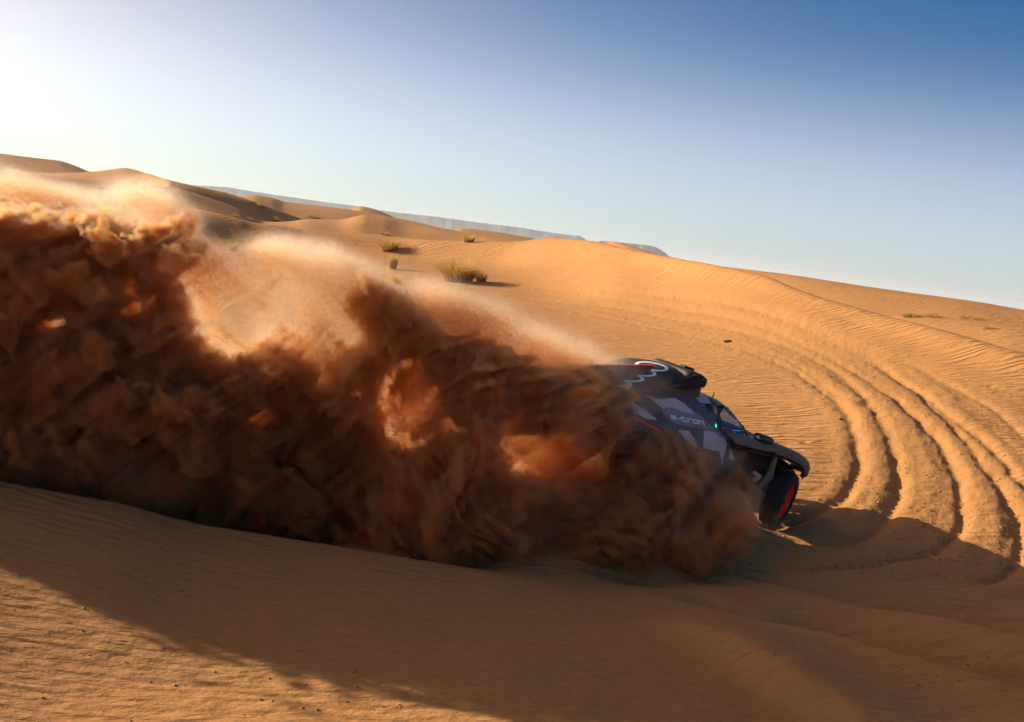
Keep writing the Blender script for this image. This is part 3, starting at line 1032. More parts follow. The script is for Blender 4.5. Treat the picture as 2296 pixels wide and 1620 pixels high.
fr_r, fr_l = fender(-1), fender(1)
for sy in (-1, 1):
    # brace running from the wing down to the sill, and the side pod below it
    plate('side_brace', [(-.60, 1.17), (-.52, 1.17), (-.50, .95), (-.44, .72), (-.42, .34), (-.72, .34), (-.68, .60), (-.60, .85)], sy * 1.06, sy * 1.00, M_dusty, bevel=.015)
    br = plate('tow_bracket', [(-.86, .80), (-.68, .76), (-.68, .70), (-.80, .62), (-.84, .64), (-.76, .72), (-.88, .755)], sy * 1.02, sy * .98, M_tan)
    plate('side_pod', [(-1.9, .62), (-1.3, .66), (-.9, .60), (-.5, .52), (-.42, .30), (-1.9, .30)], sy * 1.12, sy * .70, M_dusty, bevel=.04)
    # black box put in for the dark void of the wheel bay
    box('wheel_bay', (-.65, sy * .62, .82), (.75, .10, .62), M_blk, bevel=.02)
    tube('suspension_arm', [(-.25, sy * .4, .62), (0, sy * .85, .50)], .03, M_blk)
    tube('suspension_arm', [(.2, sy * .4, .72), (0, sy * .85, .60)], .03, M_blk)
    tube('damper', [(-.05, sy * .55, 1.05), (0, sy * .82, .55)], .05, M_blk)
# cabin inside
box('dashboard', (-.95, 0, 1.10), (.4, 1.1, .16), M_blk, bevel=.04)
for sy in (-1, 1):
    box('seat', (-1.75, sy * .32, 1.12), (.22, .42, .62), M_blk, bevel=.06)
tube('roll_bar', [(-1.62, -.55, 1.15), (-1.5, -.50, 1.55), (-1.5, .50, 1.55), (-1.62, .55, 1.15)], .025, M_blk)
# window frame, bolts, and the bright bars seen in the glass
fr_pts = [p for p in [drape(c3(*q_), T_body, .004) for q_ in [(500, 390), (515, 520), (535, 700), (552, 858), (690, 880), (830, 908), (940, 935), (1035, 965), (985, 870), (930, 750), (870, 650), (800, 530), (725, 430), (655, 408), (560, 385)]] if p]
tube('window_frame', fr_pts, .014, M_blk, win_r, closed=True)
for q_ in [(505, 410), (655, 430), (735, 470), (800, 520), (525, 610), (565, 825), (695, 862), (820, 895), (935, 905), (905, 700)]:
    d_ = drape(c3(*q_), T_body, .012)
    if d_:
        box('bolt', d_, (.02, .02, .02), M_blk, win_r, bevel=0)
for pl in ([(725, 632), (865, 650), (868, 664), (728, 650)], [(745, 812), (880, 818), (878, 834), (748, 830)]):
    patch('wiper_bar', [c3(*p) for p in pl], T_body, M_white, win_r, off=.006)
patch('text_strip', [c3(*p) for p in [(562, 750), (582, 752), (582, 796), (562, 792)]], T_body, M_red, win_r, off=.007)
for k_ in range(8):
    x = 590 + k_ * 15
    patch('text_strip', [c3(*p) for p in [(x, 768 + k_ * 3), (x + 10, 770 + k_ * 3), (x + 10, 792 + k_ * 3), (x, 790 + k_ * 3)]], T_body, M_red, win_r, off=.007)


# rear-view mirrors on the wings
def mirror(sy):
    rows = []
    for x, s in ((-.95, .80), (-.93, .95), (-.86, 1.0), (-.76, 1.0), (-.68, .86), (-.645, .55)):
        loop = []
        for k in range(24):
            a = 2 * math.pi * k / 24
            ca, sa = math.cos(a), math.sin(a)
            loop.append((x, sy * .90 + .12 * s * math.copysign(abs(ca) ** .7, ca), 1.325 + .064 * s * math.copysign(abs(sa) ** .7, sa)))
        rows.append(loop)
    v, f = loft(rows)
    o = part('wing_mirror', v, f, mat('mirror_housing', (.045, .030, .022), .4))
    g_ = [(-.952, sy * .90 + .09 * math.copysign(abs(math.cos(a)) ** .7, math.cos(a)), 1.325 + .046 * math.copysign(abs(math.sin(a)) ** .7, math.sin(a))) for a in [2 * math.pi * k / 24 for k in range(24)]]
    gp = part('mirror_glass', g_, [tuple(range(24))], mat('mirror_glass', (.5, .6, .65), .05, 1.0), o, smooth=False)
    for zz, w_2 in ((1.338, .042), (1.322, .05), (1.302, .045)):  # white strips painted on the glass as its reflected text
        part('text_strip', [(-.955, sy * .90 + a, zz + b) for a, b in ((-w_2, -.005), (w_2 * .4, -.005), (w_2 * .4, .006), (-w_2, .006))], [(0, 1, 2, 3)], M_white, gp, smooth=False)
    tube('mirror_stalk', [(-.84, sy * .90, 1.28), (-.80, sy * .90, 1.19)], .022, M_blk, o)
    return o


mirror(-1)
mirror(1)


# wheels
def wheel(loc, steer, camber, name='wheel'):
    root = bpy.data.objects.new(name, None)
    COL.objects.link(root)
    root.parent = car
    root.empty_display_size = .2
    root.location = loc
    s = -1 if loc[1] < 0 else 1
    root.rotation_euler = (camber, 0, steer + (0 if s < 0 else math.pi))
    # axis along local y, outer face towards -y
    prof = [(.285, -.115), (.305, -.145), (.35, -.158), (.41, -.150), (.448, -.125), (.468, -.085), (.470, 0), (.468, .085), (.448, .125), (.41, .150), (.35, .155), (.305, .14), (.285, .11), (.28, 0)]
    n = 72
    vs, fs = [], []
    for i in range(n):
        a = 2 * math.pi * i / n
        for j, (r, y) in enumerate(prof):
            rr = r
            if 4 <= j <= 8:                              # tread blocks
                ph = i + (0 if j % 2 else 2)
                rr = r + (.014 if ph % 4 < 2 else -.012)
            vs.append((rr * math.cos(a), y, rr * math.sin(a)))
    k = len(prof)
    for i in range(n):
        for j in range(k):
            a, b = i * k + j, i * k + (j + 1) % k
            c, d = ((i + 1) % n) * k + (j + 1) % k, ((i + 1) % n) * k + j
            fs.append((a, b, c, d))
    part('tyre', vs, fs, M_rub, root)
    # rim barrel and dished spokes
    vs, fs = [], []
    rp = [(.287, -.118), (.272, -.125), (.262, -.10), (.252, -.02), (.235, .06)]
    for i in range(48):
        a = 2 * math.pi * i / 48
        vs += [(r * math.cos(a), y, r * math.sin(a)) for r, y in rp]
    k = len(rp)
    for i in range(48):
        for j in range(k - 1):
            a, b = i * k + j, ((i + 1) % 48) * k + j
            fs.append((a, a + 1, b + 1, b))
    rim = part('rim', vs, fs, M_rim, root)
    sv, sf = [], []
    for i in range(10):
        for dl in (-.13, .13):                            # ten pairs of spokes
            a0, a1 = 2 * math.pi * i / 10, 2 * math.pi * i / 10 + dl
            p0, p1 = (.062, -.085), (.268, -.118)
            t0, t1 = .016, .012
            b_ = len(sv)
            for (r, y), an, hw in ((p0, a0, t0), (p1, a1, t1)):
                cx, cz, tx, tz = r * math.cos(an), r * math.sin(an), -math.sin(an), math.cos(an)
                sv += [(cx - tx * hw, y, cz - tz * hw), (cx + tx * hw, y, cz + tz * hw), (cx + tx * hw, y + .03, cz + tz * hw), (cx - tx * hw, y + .03, cz - tz * hw)]
            sf += [(b_, b_ + 1, b_ + 5, b_ + 4), (b_ + 1, b_ + 2, b_ + 6, b_ + 5), (b_ + 2, b_ + 3, b_ + 7, b_ + 6), (b_ + 3, b_, b_ + 4, b_ + 7)]
    part('spokes', sv, sf, M_rim, rim, smooth=False)
    hv = [(r * math.cos(2 * math.pi * i / 12), y, r * math.sin(2 * math.pi * i / 12)) for r, y in ((.07, -.07), (.05, -.10), (.02, -.105)) for i in range(12)]
    hf = [(i, (i + 1) % 12, 12 + (i + 1) % 12, 12 + i) for i in range(12)] + [(12 + i, 12 + (i + 1) % 12, 24 + (i + 1) % 12, 24 + i) for i in range(12)] + [tuple(range(24, 36))]
    part('hub', hv, hf, M_blk, root, smooth=False)
    dv = [(r * math.cos(2 * math.pi * i / 32), .0, r * math.sin(2 * math.pi * i / 32)) for r in (.20, .02) for i in range(32)]
    part('brake_disc', dv, [(i, (i + 1) % 32, 32 + (i + 1) % 32, 32 + i) for i in range(32)], M_blk, root, smooth=False)
    return root


STEER = R(32)
wheel((-.12, -1.0, .47), STEER, R(3))
wheel((-.03, 1.0, .47), STEER, R(3))
wheel((-3.08, -.98, .42), 0, 0)
wheel((-3.08, .98, .42), 0, 0)
print('car', round(time.time() - T0, 1))
# ------------------------------------------------------------------ table mountains on the horizon
def mesa(name, rim, r0, r1, r2, foot):
    rim = np.array(rim, float)
    xs = np.linspace(rim[0, 0], rim[-1, 0], 220)
    ys = np.interp(xs, rim[:, 0], rim[:, 1])
    rng = np.random.default_rng(5)
    rows = []
    for x, y in zip(xs, ys):
        top = at(x, y, r1)
        z = top[2] + rng.normal() * 1.1
        a = math.atan2(top[0], top[1])
        gul = 70 * vnoise2(x * .07, 0.0) + 22 * vnoise2(x * .31, 3.0)
        e = min(1, (x - rim[0, 0]) / 14 + .02, (rim[-1, 0] - x) / 14 + .02)
        row = []
        for rr, zz in ((r0 + gul, foot), (r0 + .55 * (r1 - r0) + gul, foot + (z - foot) * .38), (r1 - 60 + gul * .4, foot + (z - foot) * .72), (r1, z), (r2, z - 4), (r2 + 300, foot)):
            row.append((rr * math.sin(a), rr * math.cos(a), foot + (zz - foot) * e))
        rows.append(row)
    v, f = loft(rows, closed=False, cap=False)
    o = mesh_obj(name, v, f, M_rock)
    o['kind'] = 'structure'
    return o


M_rock = bpy.data.materials.new('plateau_rock')
M_rock.use_nodes = True
q = NT(M_rock.node_tree)
nz = q.n('ShaderNodeTexNoise', q.n('ShaderNodeMapping', q.n('ShaderNodeNewGeometry').outputs['Position']))
nz.inputs['Scale'].default_value = .01
nz.inputs['Detail'].default_value = 6
q.put(M_rock.node_tree.nodes['Principled BSDF'], 'Base Color', q.ramp(nz.outputs[0], [(.35, (.12, .10, .09)), (.7, (.17, .14, .12))]))
M_rock.node_tree.nodes['Principled BSDF'].inputs['Roughness'].default_value = .95
mesa('hills', [(420, 416), (431, 416), (503, 419), (575, 431), (675, 446), (796, 462), (865, 474), (989, 488), (1085, 501), (1147, 508), (1230, 521), (1298, 530), (1312, 536), (1330, 552)], 5200, 6000, 7000, -8)
mesa('hills', [(1330, 541), (1342, 540), (1380, 543), (1440, 549), (1468, 553), (1480, 560), (1500, 573), (1512, 590)], 4300, 5000, 5600, -8)


# ------------------------------------------------------------------ desert grass
def blade_mat(name, stops):
    mm = bpy.data.materials.new(name)
    mm.use_nodes = True
    q = NT(mm.node_tree)
    oi = q.n('ShaderNodeAttribute', attribute_name='tone').outputs['Fac']
    c = q.ramp(oi, stops)
    nt_ = mm.node_tree
    df = q.n('ShaderNodeBsdfDiffuse', c)
    tl = q.n('ShaderNodeBsdfTranslucent', c)
    mx = q.n('ShaderNodeMixShader')
    mx.inputs[0].default_value = .5
    q.put(mx, 1, df)
    q.put(mx, 2, tl)
    q.put(nt_.nodes['Material Output'], 'Surface', mx)
    return mm


M_grass = blade_mat('dry_grass', [(0, (.30, .18, .045)), (.5, (.58, .37, .10)), (1, (.82, .57, .22))])
M_green = blade_mat('green_grass', [(0, (.20, .14, .035)), (.5, (.42, .31, .08)), (1, (.72, .54, .19))])
GRASS = []


def tussock(px, py, w, h, n, label, material, name='grass_tussock', rmin=20, seed=0, spread=1.0, group='tufts of desert grass'):
    rng = np.random.default_rng(seed + int(px * 7 + py))
    c = on_ground(px, py, rmin)
    r = math.hypot(c[0], c[1])
    m_ = r / FPX
    wr, hr = w * m_ / 2, h * m_
    vs, fs, tone = [], [], []
    for i in range(n):
        a = rng.random() * 2 * math.pi
        q0 = math.sqrt(rng.random()) * wr * .55
        bx, by = c[0] + q0 * math.cos(a), c[1] + q0 * math.sin(a) * .8
        bz = float(ground_z(bx, by)) - .03
        lean = (rng.random() * .9 + .1) * spread
        a2 = a + rng.normal() * .7
        L = hr * (.55 + .6 * rng.random()) * (1 - .25 * q0 / (wr + 1e-6))
        dx, dy = math.cos(a2), math.sin(a2)
        reach = wr * 1.0 * lean
        wd = max(.006, .55 * m_) * (.7 + .6 * rng.random())
        sx, sy = -dy, dx
        pts = []
        for t_ in (0, .35, .7, 1):
            pts.append((bx + dx * reach * t_ ** 1.6, by + dy * reach * t_ ** 1.6, bz + L * (t_ - .38 * lean * t_ ** 2.6)))
        b_ = len(vs)
        for k, (x, y, z) in enumerate(pts):
            ww = wd * (1 - .8 * k / 3)
            vs += [(x - sx * ww, y - sy * ww, z), (x + sx * ww, y + sy * ww, z)]
        for k in range(3):
            fs.append((b_ + 2 * k, b_ + 2 * k + 1, b_ + 2 * k + 3, b_ + 2 * k + 2))
        tone += [rng.random() * .7 + .1 * k for k in (0, 0, 1, 1, 2, 2, 3, 3)]
    o = mesh_obj(name, vs, fs, material, smooth=False)
    o.data.attributes.new('tone', 'FLOAT', 'POINT').data.foreach_set('value', np.clip(tone, 0, 1).astype(np.float32))
    tag(o, label, 'grass', group)
    return o


tussock(1027, 632, 112, 56, 1500, 'largest olive yellow grass tussock, on the flat sand above the dust cloud', M_grass, rmin=40)
tussock(1078, 632, 40, 30, 240, 'small dry tuft touching the right side of the largest tussock', M_grass, rmin=40)
tussock(881, 604, 26, 38, 260, 'upright narrow yellow tuft left of the largest tussock', M_grass, rmin=40, spread=.7)
tussock(872, 562, 62, 34, 420, 'wide straggly tuft on the shaded dune slope above the narrow tuft', M_grass, rmin=50)
tussock(1051, 543, 36, 22, 220, 'small yellow tuft on the dune crest above the largest tussock', M_grass, rmin=50)
tussock(523, 564, 36, 27, 240, 'rust tinged round tuft at the left edge of the central dust hump', M_grass, rmin=40)
tussock(568, 568, 24, 20, 120, 'faint low tuft half lost in the mist right of the rust tinged tuft', M_grass, rmin=40)
tussock(583, 464, 30, 12, 120, 'dark green low tuft on the shaded lee face of the far left dunes', M_green, rmin=95)
tussock(703, 489, 40, 8, 140, 'flat dark green strip of grass behind the pale dune hump', M_green, rmin=95)
tussock(619, 498, 24, 14, 110, 'little upright tuft in the hollow between the far left dunes', M_green, rmin=70)
tussock(227, 421, 16, 7, 70, 'tiny reddish tuft below the pointed dune peak at far left', M_grass, rmin=90)
tussock(527, 486, 16, 8, 60, 'tiny pale tuft on the long ripple dune slope, left of the hollow', M_grass, rmin=70)
tussock(560, 492, 24, 6, 60, 'thin low line of dry stems just left of the hollow tuft', M_grass, rmin=70)
tussock(862, 527, 32, 10, 110, 'low golden tuft on the mid dune ridge behind the straggly tuft', M_grass, rmin=70)
tussock(657, 518, 34, 9, 80, 'sparse grey stems on the ripple slope above the central dust hump', M_grass, rmin=60)
tussock(2045, 711, 60, 12, 200, 'green grass patch in the dip behind the right dune crest', M_green, rmin=45)
tussock(2095, 712, 50, 14, 130, 'yellow stems right beside the green patch behind the right crest', M_grass, rmin=45)
tussock(2170, 716, 56, 11, 110, 'sparse tuft on the small dune behind the right crest', M_grass, rmin=45)
tussock(2212, 738, 34, 12, 90, 'rightmost lone tuft on the small dune behind the right crest', M_grass, rmin=45)
tussock(1893, 1258, 7, 42, 5, 'tall dry stalk standing in the shadow right of the car', M_grass, name='dry_stalk', rmin=12, spread=.3, group='dry stalks in the shadow')
tussock(2001, 1296, 6, 36, 4, 'thin dry stalk at the edge of the shadow, nearer the right', M_grass, name='dry_stalk', rmin=12, spread=.3, group='dry stalks in the shadow')


def stone(px, py, size, label):
    c = on_ground(px, py, 12)
    bm = bmesh.new()
    bmesh.ops.create_icosphere(bm, subdivisions=3, radius=1)
    rng = np.random.default_rng(int(px))
    ph = rng.random(3) * 9
    for v in bm.verts:
        n_ = .25 * math.sin(v.co.x * 3 + ph[0]) + .2 * math.sin(v.co.y * 4 + ph[1]) + .2 * math.sin(v.co.z * 5 + ph[2])
        v.co *= 1 + n_
        v.co.x *= 1.5
        v.co.z *= .6
    mm = bpy.data.meshes.new('stone')
    bm.to_mesh(mm)
    bm.free()
    mm.materials.append(M_stone)
    o = bpy.data.objects.new('stone', mm)
    COL.objects.link(o)
    o.location = (c[0], c[1], c[2] + size * .2)
    o.scale = (size,) * 3
    o.rotation_euler = (0, 0, rng.random() * 6)
    tag(o, label, 'stone')


# loose clods thrown out along the ruts
def clods(name, n, seed, pick, smin, smax):
    rng = np.random.default_rng(seed)
    bm = bmesh.new()
    bmesh.ops.create_icosphere(bm, subdivisions=1, radius=1)
    bvs = np.array([v.co[:] for v in bm.verts])
    bfs = np.array([[v.index for v in f.verts] for f in bm.faces])
    bm.free()
    vs, fs = [], []
    for x, y in pick(rng, n):
        s = smin + (smax - smin) * rng.random() ** 3
        z = float(ground_z(x, y))
        b = bvs * (1 + .35 * rng.normal(size=(len(bvs), 1))) * s * np.array([1.3, 1.0, .7])
        a = rng.random() * 6.28
        b = np.stack([b[:, 0] * math.cos(a) - b[:, 1] * math.sin(a), b[:, 0] * math.sin(a) + b[:, 1] * math.cos(a), b[:, 2]], 1) + (x, y, z + s * .2)
        fs += (bfs + len(vs)).tolist()
        vs += b.tolist()
    o = mesh_obj(name, vs, fs, sand.data.materials[0])
    o['kind'] = 'stuff'
    return o


def near_tracks(rng, n):
    ok = np.argwhere((disturb[:ni, j0:j1] > .35) & (RR[j0:j1][None, :] < 36) & (RR[j0:j1][None, :] > 17))
    for k in rng.integers(0, len(ok), n):
        i, j = ok[k]
        yield X[i, j + j0] + rng.normal() * .12, Y[i, j + j0] + rng.normal() * .12


def foreground(rng, n):
    for _ in range(n):
        r_ = 9.2 + 6 * rng.random()
        a = R(-25 + 50 * rng.random())
        yield r_ * math.sin(a), r_ * math.cos(a)


clods('sand_clods', 1500, 3, near_tracks, .006, .022)
clods('sand_crumbs', 700, 4, foreground, .004, .016)
M_stone = mat('dark_stone', (.09, .05, .03), .8)
stone(1632, 768, .09, 'dark stone lying among the old tyre tracks')
stone(1885, 942, .04, 'small dark stone inside the innermost tyre track')
print('plants', round(time.time() - T0, 1))
# ------------------------------------------------------------------ desert haze over the whole plain
HB = ((-16000, -16000, -12), (16000, 16000, 82))
hv = [(x, y, z) for x in (HB[0][0], HB[1][0]) for y in (HB[0][1], HB[1][1]) for z in (HB[0][2], HB[1][2])]
hm = bpy.data.materials.new('haze')
hm.use_nodes = True
hm.node_tree.nodes.clear()
hp = hm.node_tree.nodes.new('ShaderNodeVolumePrincipled')
hm.node_tree.links.new(hp.outputs[0], hm.node_tree.nodes.new('ShaderNodeOutputMaterial').inputs['Volume'])
hp.inputs['Color'].default_value = (.80, .92, 1.0, 1)
hp.inputs['Density'].default_value = HAZE_DENSITY
hp.inputs['Anisotropy'].default_value = .2
ho = mesh_obj('haze', hv, [(0, 1, 3, 2), (4, 6, 7, 5), (0, 4, 5, 1), (2, 3, 7, 6), (0, 2, 6, 4), (1, 5, 7, 3)], hm, smooth=False)
ho['kind'] = 'stuff'
# ------------------------------------------------------------------ dust thrown up behind the wheels: one voxel cloud
gu0, gv0, gst = -900, 320, 4
GU, GV = 700, 262                       # map size: u -900..1900, v 320..1368


def poly_mask(poly):
    px = np.array([p[0] for p in poly], float)
    py = np.array([p[1] for p in poly], float)
    U, Vv = np.meshgrid(gu0 + gst * np.arange(GU), gv0 + gst * np.arange(GV), indexing='ij')
    ins = np.zeros(U.shape, bool)
    j = len(px) - 1
    for i in range(len(px)):
        c = (py[i] > Vv) != (py[j] > Vv)
        with np.errstate(divide='ignore', invalid='ignore'):
            xin = (px[j] - px[i]) * (Vv - py[i]) / (py[j] - py[i]) + px[i]
        ins ^= c & (U < xin)
        j = i
    return ins.astype(np.float32)


def blur(a, s):
    s = s / gst
    n = int(3 * s) + 1
    k = np.exp(-.5 * (np.arange(-n, n + 1) / s) ** 2)
    k /= k.sum()
    for ax in (0, 1):
        p = [(0, 0), (0, 0)]
        p[ax] = (n, n)
        b = np.pad(a, p, mode='edge')
        a = sum(k[i] * (b[i:i + a.shape[0]] if ax == 0 else b[:, i:i + a.shape[1]]) for i in range(2 * n + 1))
    return a.astype(np.float32)


# tiles of noise (periodic), 1 texel = 3 cm
TN, TEX = 160, .036


def worley_tile(cells, seed):
    rng = np.random.default_rng(seed)
    pts = rng.random((cells, cells, cells, 3)).astype(np.float32)
    c = (np.arange(TN) + .5) / TN * cells
    i0 = c.astype(int)
    f0 = (c - i0).astype(np.float32)
    best = np.full((TN, TN, TN), 9, np.float32)
    for dx in (-1, 0, 1):
        for dy in (-1, 0, 1):
            for dz in (-1, 0, 1):
                ix, iy, iz = (i0 + dx) % cells, (i0 + dy) % cells, (i0 + dz) % cells
                p = pts[np.ix_(ix, iy, iz)]
                d = (p[..., 0] + (dx - f0)[:, None, None]) ** 2 + (p[..., 1] + (dy - f0)[None, :, None]) ** 2 + (p[..., 2] + (dz - f0)[None, None, :]) ** 2
                np.minimum(best, d, out=best)
    return 1 - np.clip(np.sqrt(best), 0, 1)


def value_tile(cells, seed):
    rng = np.random.default_rng(seed)
    a = rng.random((cells, cells, cells)).astype(np.float32)
    c = np.arange(TN) / TN * cells
    i = c.astype(int)
    f = c - i
    f = (f ** 3 * (f * (6 * f - 15) + 10)).astype(np.float32)
    for ax in range(3):
        sh = [1, 1, 1]
        sh[ax] = -1
        g = f.reshape(sh)
        a = np.take(a, i % cells, ax) * (1 - g) + np.take(a, (i + 1) % cells, ax) * g
    return a


PUFF = .42 * worley_tile(8, 1) + .27 * worley_tile(17, 2) + .19 * worley_tile(36, 3) + .12 * worley_tile(72, 4)
PUFF = (PUFF - PUFF.mean()) / PUFF.std() * .5           # zero mean, spread .5
SOFT = sum(value_tile(c, 10 + c) * wgt for c, wgt in ((5, 1), (11, .5), (23, .25), (47, .13)))
SOFT = (SOFT - SOFT.mean()) / SOFT.std() * .5


def tongue_tile(cells, seed):
    """jets of sand: each fades in from behind and ends in a crisp rounded tip towards +x"""
    rng = np.random.default_rng(seed)
    pts = rng.random((cells, cells, cells, 3)).astype(np.float32)
    amp = (.55 + .45 * rng.random((cells, cells, cells))).astype(np.float32)
    c = (np.arange(TN) + .5) / TN * cells
    i0 = c.astype(int)
    f0 = (c - i0).astype(np.float32)
    best = np.zeros((TN, TN, TN), np.float32)
    for dx in (-1, 0, 1):
        for dy in (-1, 0, 1):
            for dz in (-1, 0, 1):
                ix, iy, iz = (i0 + dx) % cells, (i0 + dy) % cells, (i0 + dz) % cells
                g3 = np.ix_(ix, iy, iz)
                p = pts[g3]
                tt = f0[:, None, None] - dx - p[..., 0]
                r2 = ((p[..., 1] + (dy - f0)[None, :, None]) ** 2 + (p[..., 2] + (dz - f0)[None, None, :]) ** 2) / .5
                lon = np.where(tt < 0, 1 + tt / 1.25, 1 - (tt / .22) ** 2)
                np.maximum(best, amp[g3] * lon * (1 - r2), out=best)
    return best


TONG = .42 * tongue_tile(6, 21) + .28 * tongue_tile(13, 22) + .19 * tongue_tile(27, 23) + .12 * tongue_tile(50, 24)
TONG = (TONG - TONG.mean()) / TONG.std() * .5
print('tiles', round(time.time() - T0, 1))


def sample(tile, a, b, c):
    """trilinear look-up, a b c in metres"""
    out = 0
    q = [a / TEX, b / TEX, c / TEX]
    fl = [np.floor(v) for v in q]
    fr = [(v - f).astype(np.float32) for v, f in zip(q, fl)]
    ii_ = [f.astype(np.int32) % TN for f in fl]
    i1 = [(i + 1) % TN for i in ii_]
    flat = tile.ravel()
    for dx in (0, 1):
        wx = fr[0] if dx else 1 - fr[0]
        ix = (i1 if dx else ii_)[0] * TN
        for dy in (0, 1):
            wxy = wx * (fr[1] if dy else 1 - fr[1])
            ixy = (ix + (i1 if dy else ii_)[1]) * TN
            for dz in (0, 1):
                out = out + flat[ixy + (i1 if dz else ii_)[2]] * (wxy * (fr[2] if dz else 1 - fr[2]))
    return out


def mapv(m, fu, fv):
    i = fu.astype(np.int32)
    j = fv.astype(np.int32)
    a, b = fu - i, fv - j
    fl = m.ravel()
    k = i * GV + j
    return (fl[k] * (1 - a) + fl[k + GV] * a) * (1 - b) + (fl[k + 1] * (1 - a) + fl[k + GV + 1] * a) * b


SHEET = np.array([(-900, 17.6), (-300, 17.3), (0, 17.0), (300, 16.8), (700, 16.6), (1100, 16.5), (1450, 17.0), (1600, 17.6), (1740, 18.3), (1900, 18.6)])
# outlines measured on the photograph; beyond the left edge shaped to cast the foreground shadow; each: outline, blur, depth behind the sheet, half thickness, density, noise share, hardness
POLY = dict(
    left_body=[(-800, 1150), (-700, 990), (-640, 900), (-570, 850), (-500, 800), (-440, 730), (-380, 650), (-330, 580), (-300, 530), (-240, 470), (-120, 470), (0, 474), (60, 492), (110, 486), (170, 512), (210, 500), (270, 525), (330, 545), (366, 520), (385, 492), (412, 530), (440, 585), (470, 575), (462, 610), (434, 640), (420, 690), (440, 745), (500, 790), (560, 800), (620, 770), (690, 800), (700, 850), (745, 905), (800, 905), (830, 930), (880, 985), (900, 1060), (870, 1200), (760, 1220), (640, 1210), (560, 1230), (480, 1235), (240, 1190), (-300, 1150), (-800, 1150)],
    centre_lobe=[(750, 650), (800, 608), (872, 608), (925, 655), (965, 705), (1015, 745), (1000, 805), (975, 830), (905, 800), (872, 835), (850, 890), (812, 880), (780, 860), (740, 800), (800, 740), (790, 690)],
    fringe=[(915, 730), (1000, 735), (1090, 750), (1170, 778), (1260, 825), (1350, 860), (1410, 915), (1450, 975), (1485, 1025), (1410, 1000), (1330, 985), (1260, 992), (1200, 968), (1130, 975), (1060, 955), (990, 900), (940, 850), (950, 800)],
    curtain=[(830, 985), (880, 1000), (950, 1000), (1010, 970), (1080, 975), (1180, 990), (1210, 1015), (1300, 1040), (1400, 1050), (1480, 1035), (1550, 1065), (1610, 1090), (1640, 1130), (1665, 1175), (1695, 1220), (1650, 1238), (1620, 1225), (1636, 1285), (1560, 1285), (1480, 1270), (1400, 1275), (1300, 1260), (1200, 1255), (1120, 1270), (1040, 1262), (960, 1250), (800, 1210)],
    tail=[(1480, 1030), (1540, 1050), (1610, 1090), (1650, 1140), (1690, 1200), (1750, 1236), (1560, 1215), (1450, 1140)],
    mist_left=[(-360, 600), (-330, 570), (-310, 530), (-300, 420), (-240, 392), (-100, 400), (0, 402), (110, 428), (190, 458), (260, 448), (330, 438), (400, 462), (440, 515), (472, 560), (500, 640), (440, 700), (400, 640), (380, 560), (250, 560), (100, 540), (-300, 600), (-360, 640)],
    mist_centre=[(418, 650), (470, 585), (560, 556), (650, 546), (740, 545), (830, 578), (900, 640), (950, 700), (960, 800), (900, 860), (820, 870), (700, 840), (560, 820), (450, 760)],
    mist_arc=[(880, 615), (970, 632), (1070, 668), (1190, 722), (1300, 785), (1370, 840), (1432, 910), (1500, 985), (1600, 1080), (1560, 1090), (1440, 1000), (1300, 930), (1150, 850), (1000, 790), (920, 740)],
    mist_flank=[(1380, 850), (1460, 880), (1560, 960), (1640, 1040), (1720, 1120), (1750, 1190), (1500, 1180), (1400, 1020)],
    glow_a=[(690, 780), (800, 770), (900, 800), (990, 800), (1010, 880), (1060, 960), (960, 1030), (860, 980), (760, 910)],
    glow_b=[(1050, 920), (1250, 920), (1400, 925), (1500, 975), (1560, 1040), (1500, 1110), (1280, 1100), (1080, 1040)],
    centre_fill=[(440, 690), (560, 730), (700, 740), (800, 780), (840, 860), (760, 880), (640, 800), (480, 780)],
    rear_spray=[(1290, 935), (1400, 940), (1490, 985), (1570, 1040), (1640, 1080), (1690, 1140), (1620, 1190), (1400, 1140), (1290, 1060)],
    skirt=[(-300, 1000), (200, 1000), (500, 1080), (570, 1196), (480, 1215), (240, 1165), (-300, 1120)],
)
#            blur  w0    T    dens  noise hard
COMP = [
    ('left_body', 22, -.05, .85, 19., .95, 1.7, 'puff'),
    ('centre_lobe', 16, -.15, .50, 17., .90, 1.9, 'drape'),
    ('fringe', 14, -.30, .45, 22., .90, 2.2, 'drape'),
    ('curtain', 20, -.35, .55, 18., 1.0, 1.7, 'streak'),
    ('rear_spray', 20, -.55, .38, 15., .8, 1.7, 'streak'),
    ('tail', 32, -.35, .42, 10., .9, 1.4, 'streak'),
    ('centre_fill', 30, .40, .55, 6., .8, 1.2, 'streak'),
    ('glow_a', 24, .15, .60, 9.0, .9, 1.6, 'streak'),
    ('glow_b', 20, -.05, .50, 5.0, .7, 2.0, 'drape'),
    ('mist_left', 24, .55, .8, 2.6, .8, 0, 'soft'),
    ('mist_centre', 24, .45, .8, 2.4, .9, 0, 'soft'),
    ('mist_arc', 28, .05, .6, 2.8, .9, 0, 'soft'),
    ('mist_flank', 30, -.5, .5, .3, .7, 0, 'soft'),
    ('skirt', 30, -.2, .8, 3.0, .6, 0, 'soft'),
]
HOLES = [([(110, 630), (170, 620), (165, 660), (120, 690)], .45), ([(225, 640), (275, 650), (265, 680), (230, 685)], .5), ([(105, 720), (160, 715), (175, 760), (120, 765)], .5),
         ([(20, 690), (70, 680), (60, 720)], .45), ([(300, 700), (350, 690), (340, 740)], .35)]
MAPS = {k: blur(poly_mask(POLY[k]), b) for k, b, *_ in COMP}
WINDOW_A = [(800, 860), (840, 815), (930, 795), (1000, 830), (1030, 890), (1010, 960), (960, 1000), (900, 985), (850, 930)]
WINDOW_B = [(1150, 985), (1300, 962), (1410, 972), (1490, 1005), (1520, 1045), (1400, 1062), (1280, 1052), (1170, 1030)]
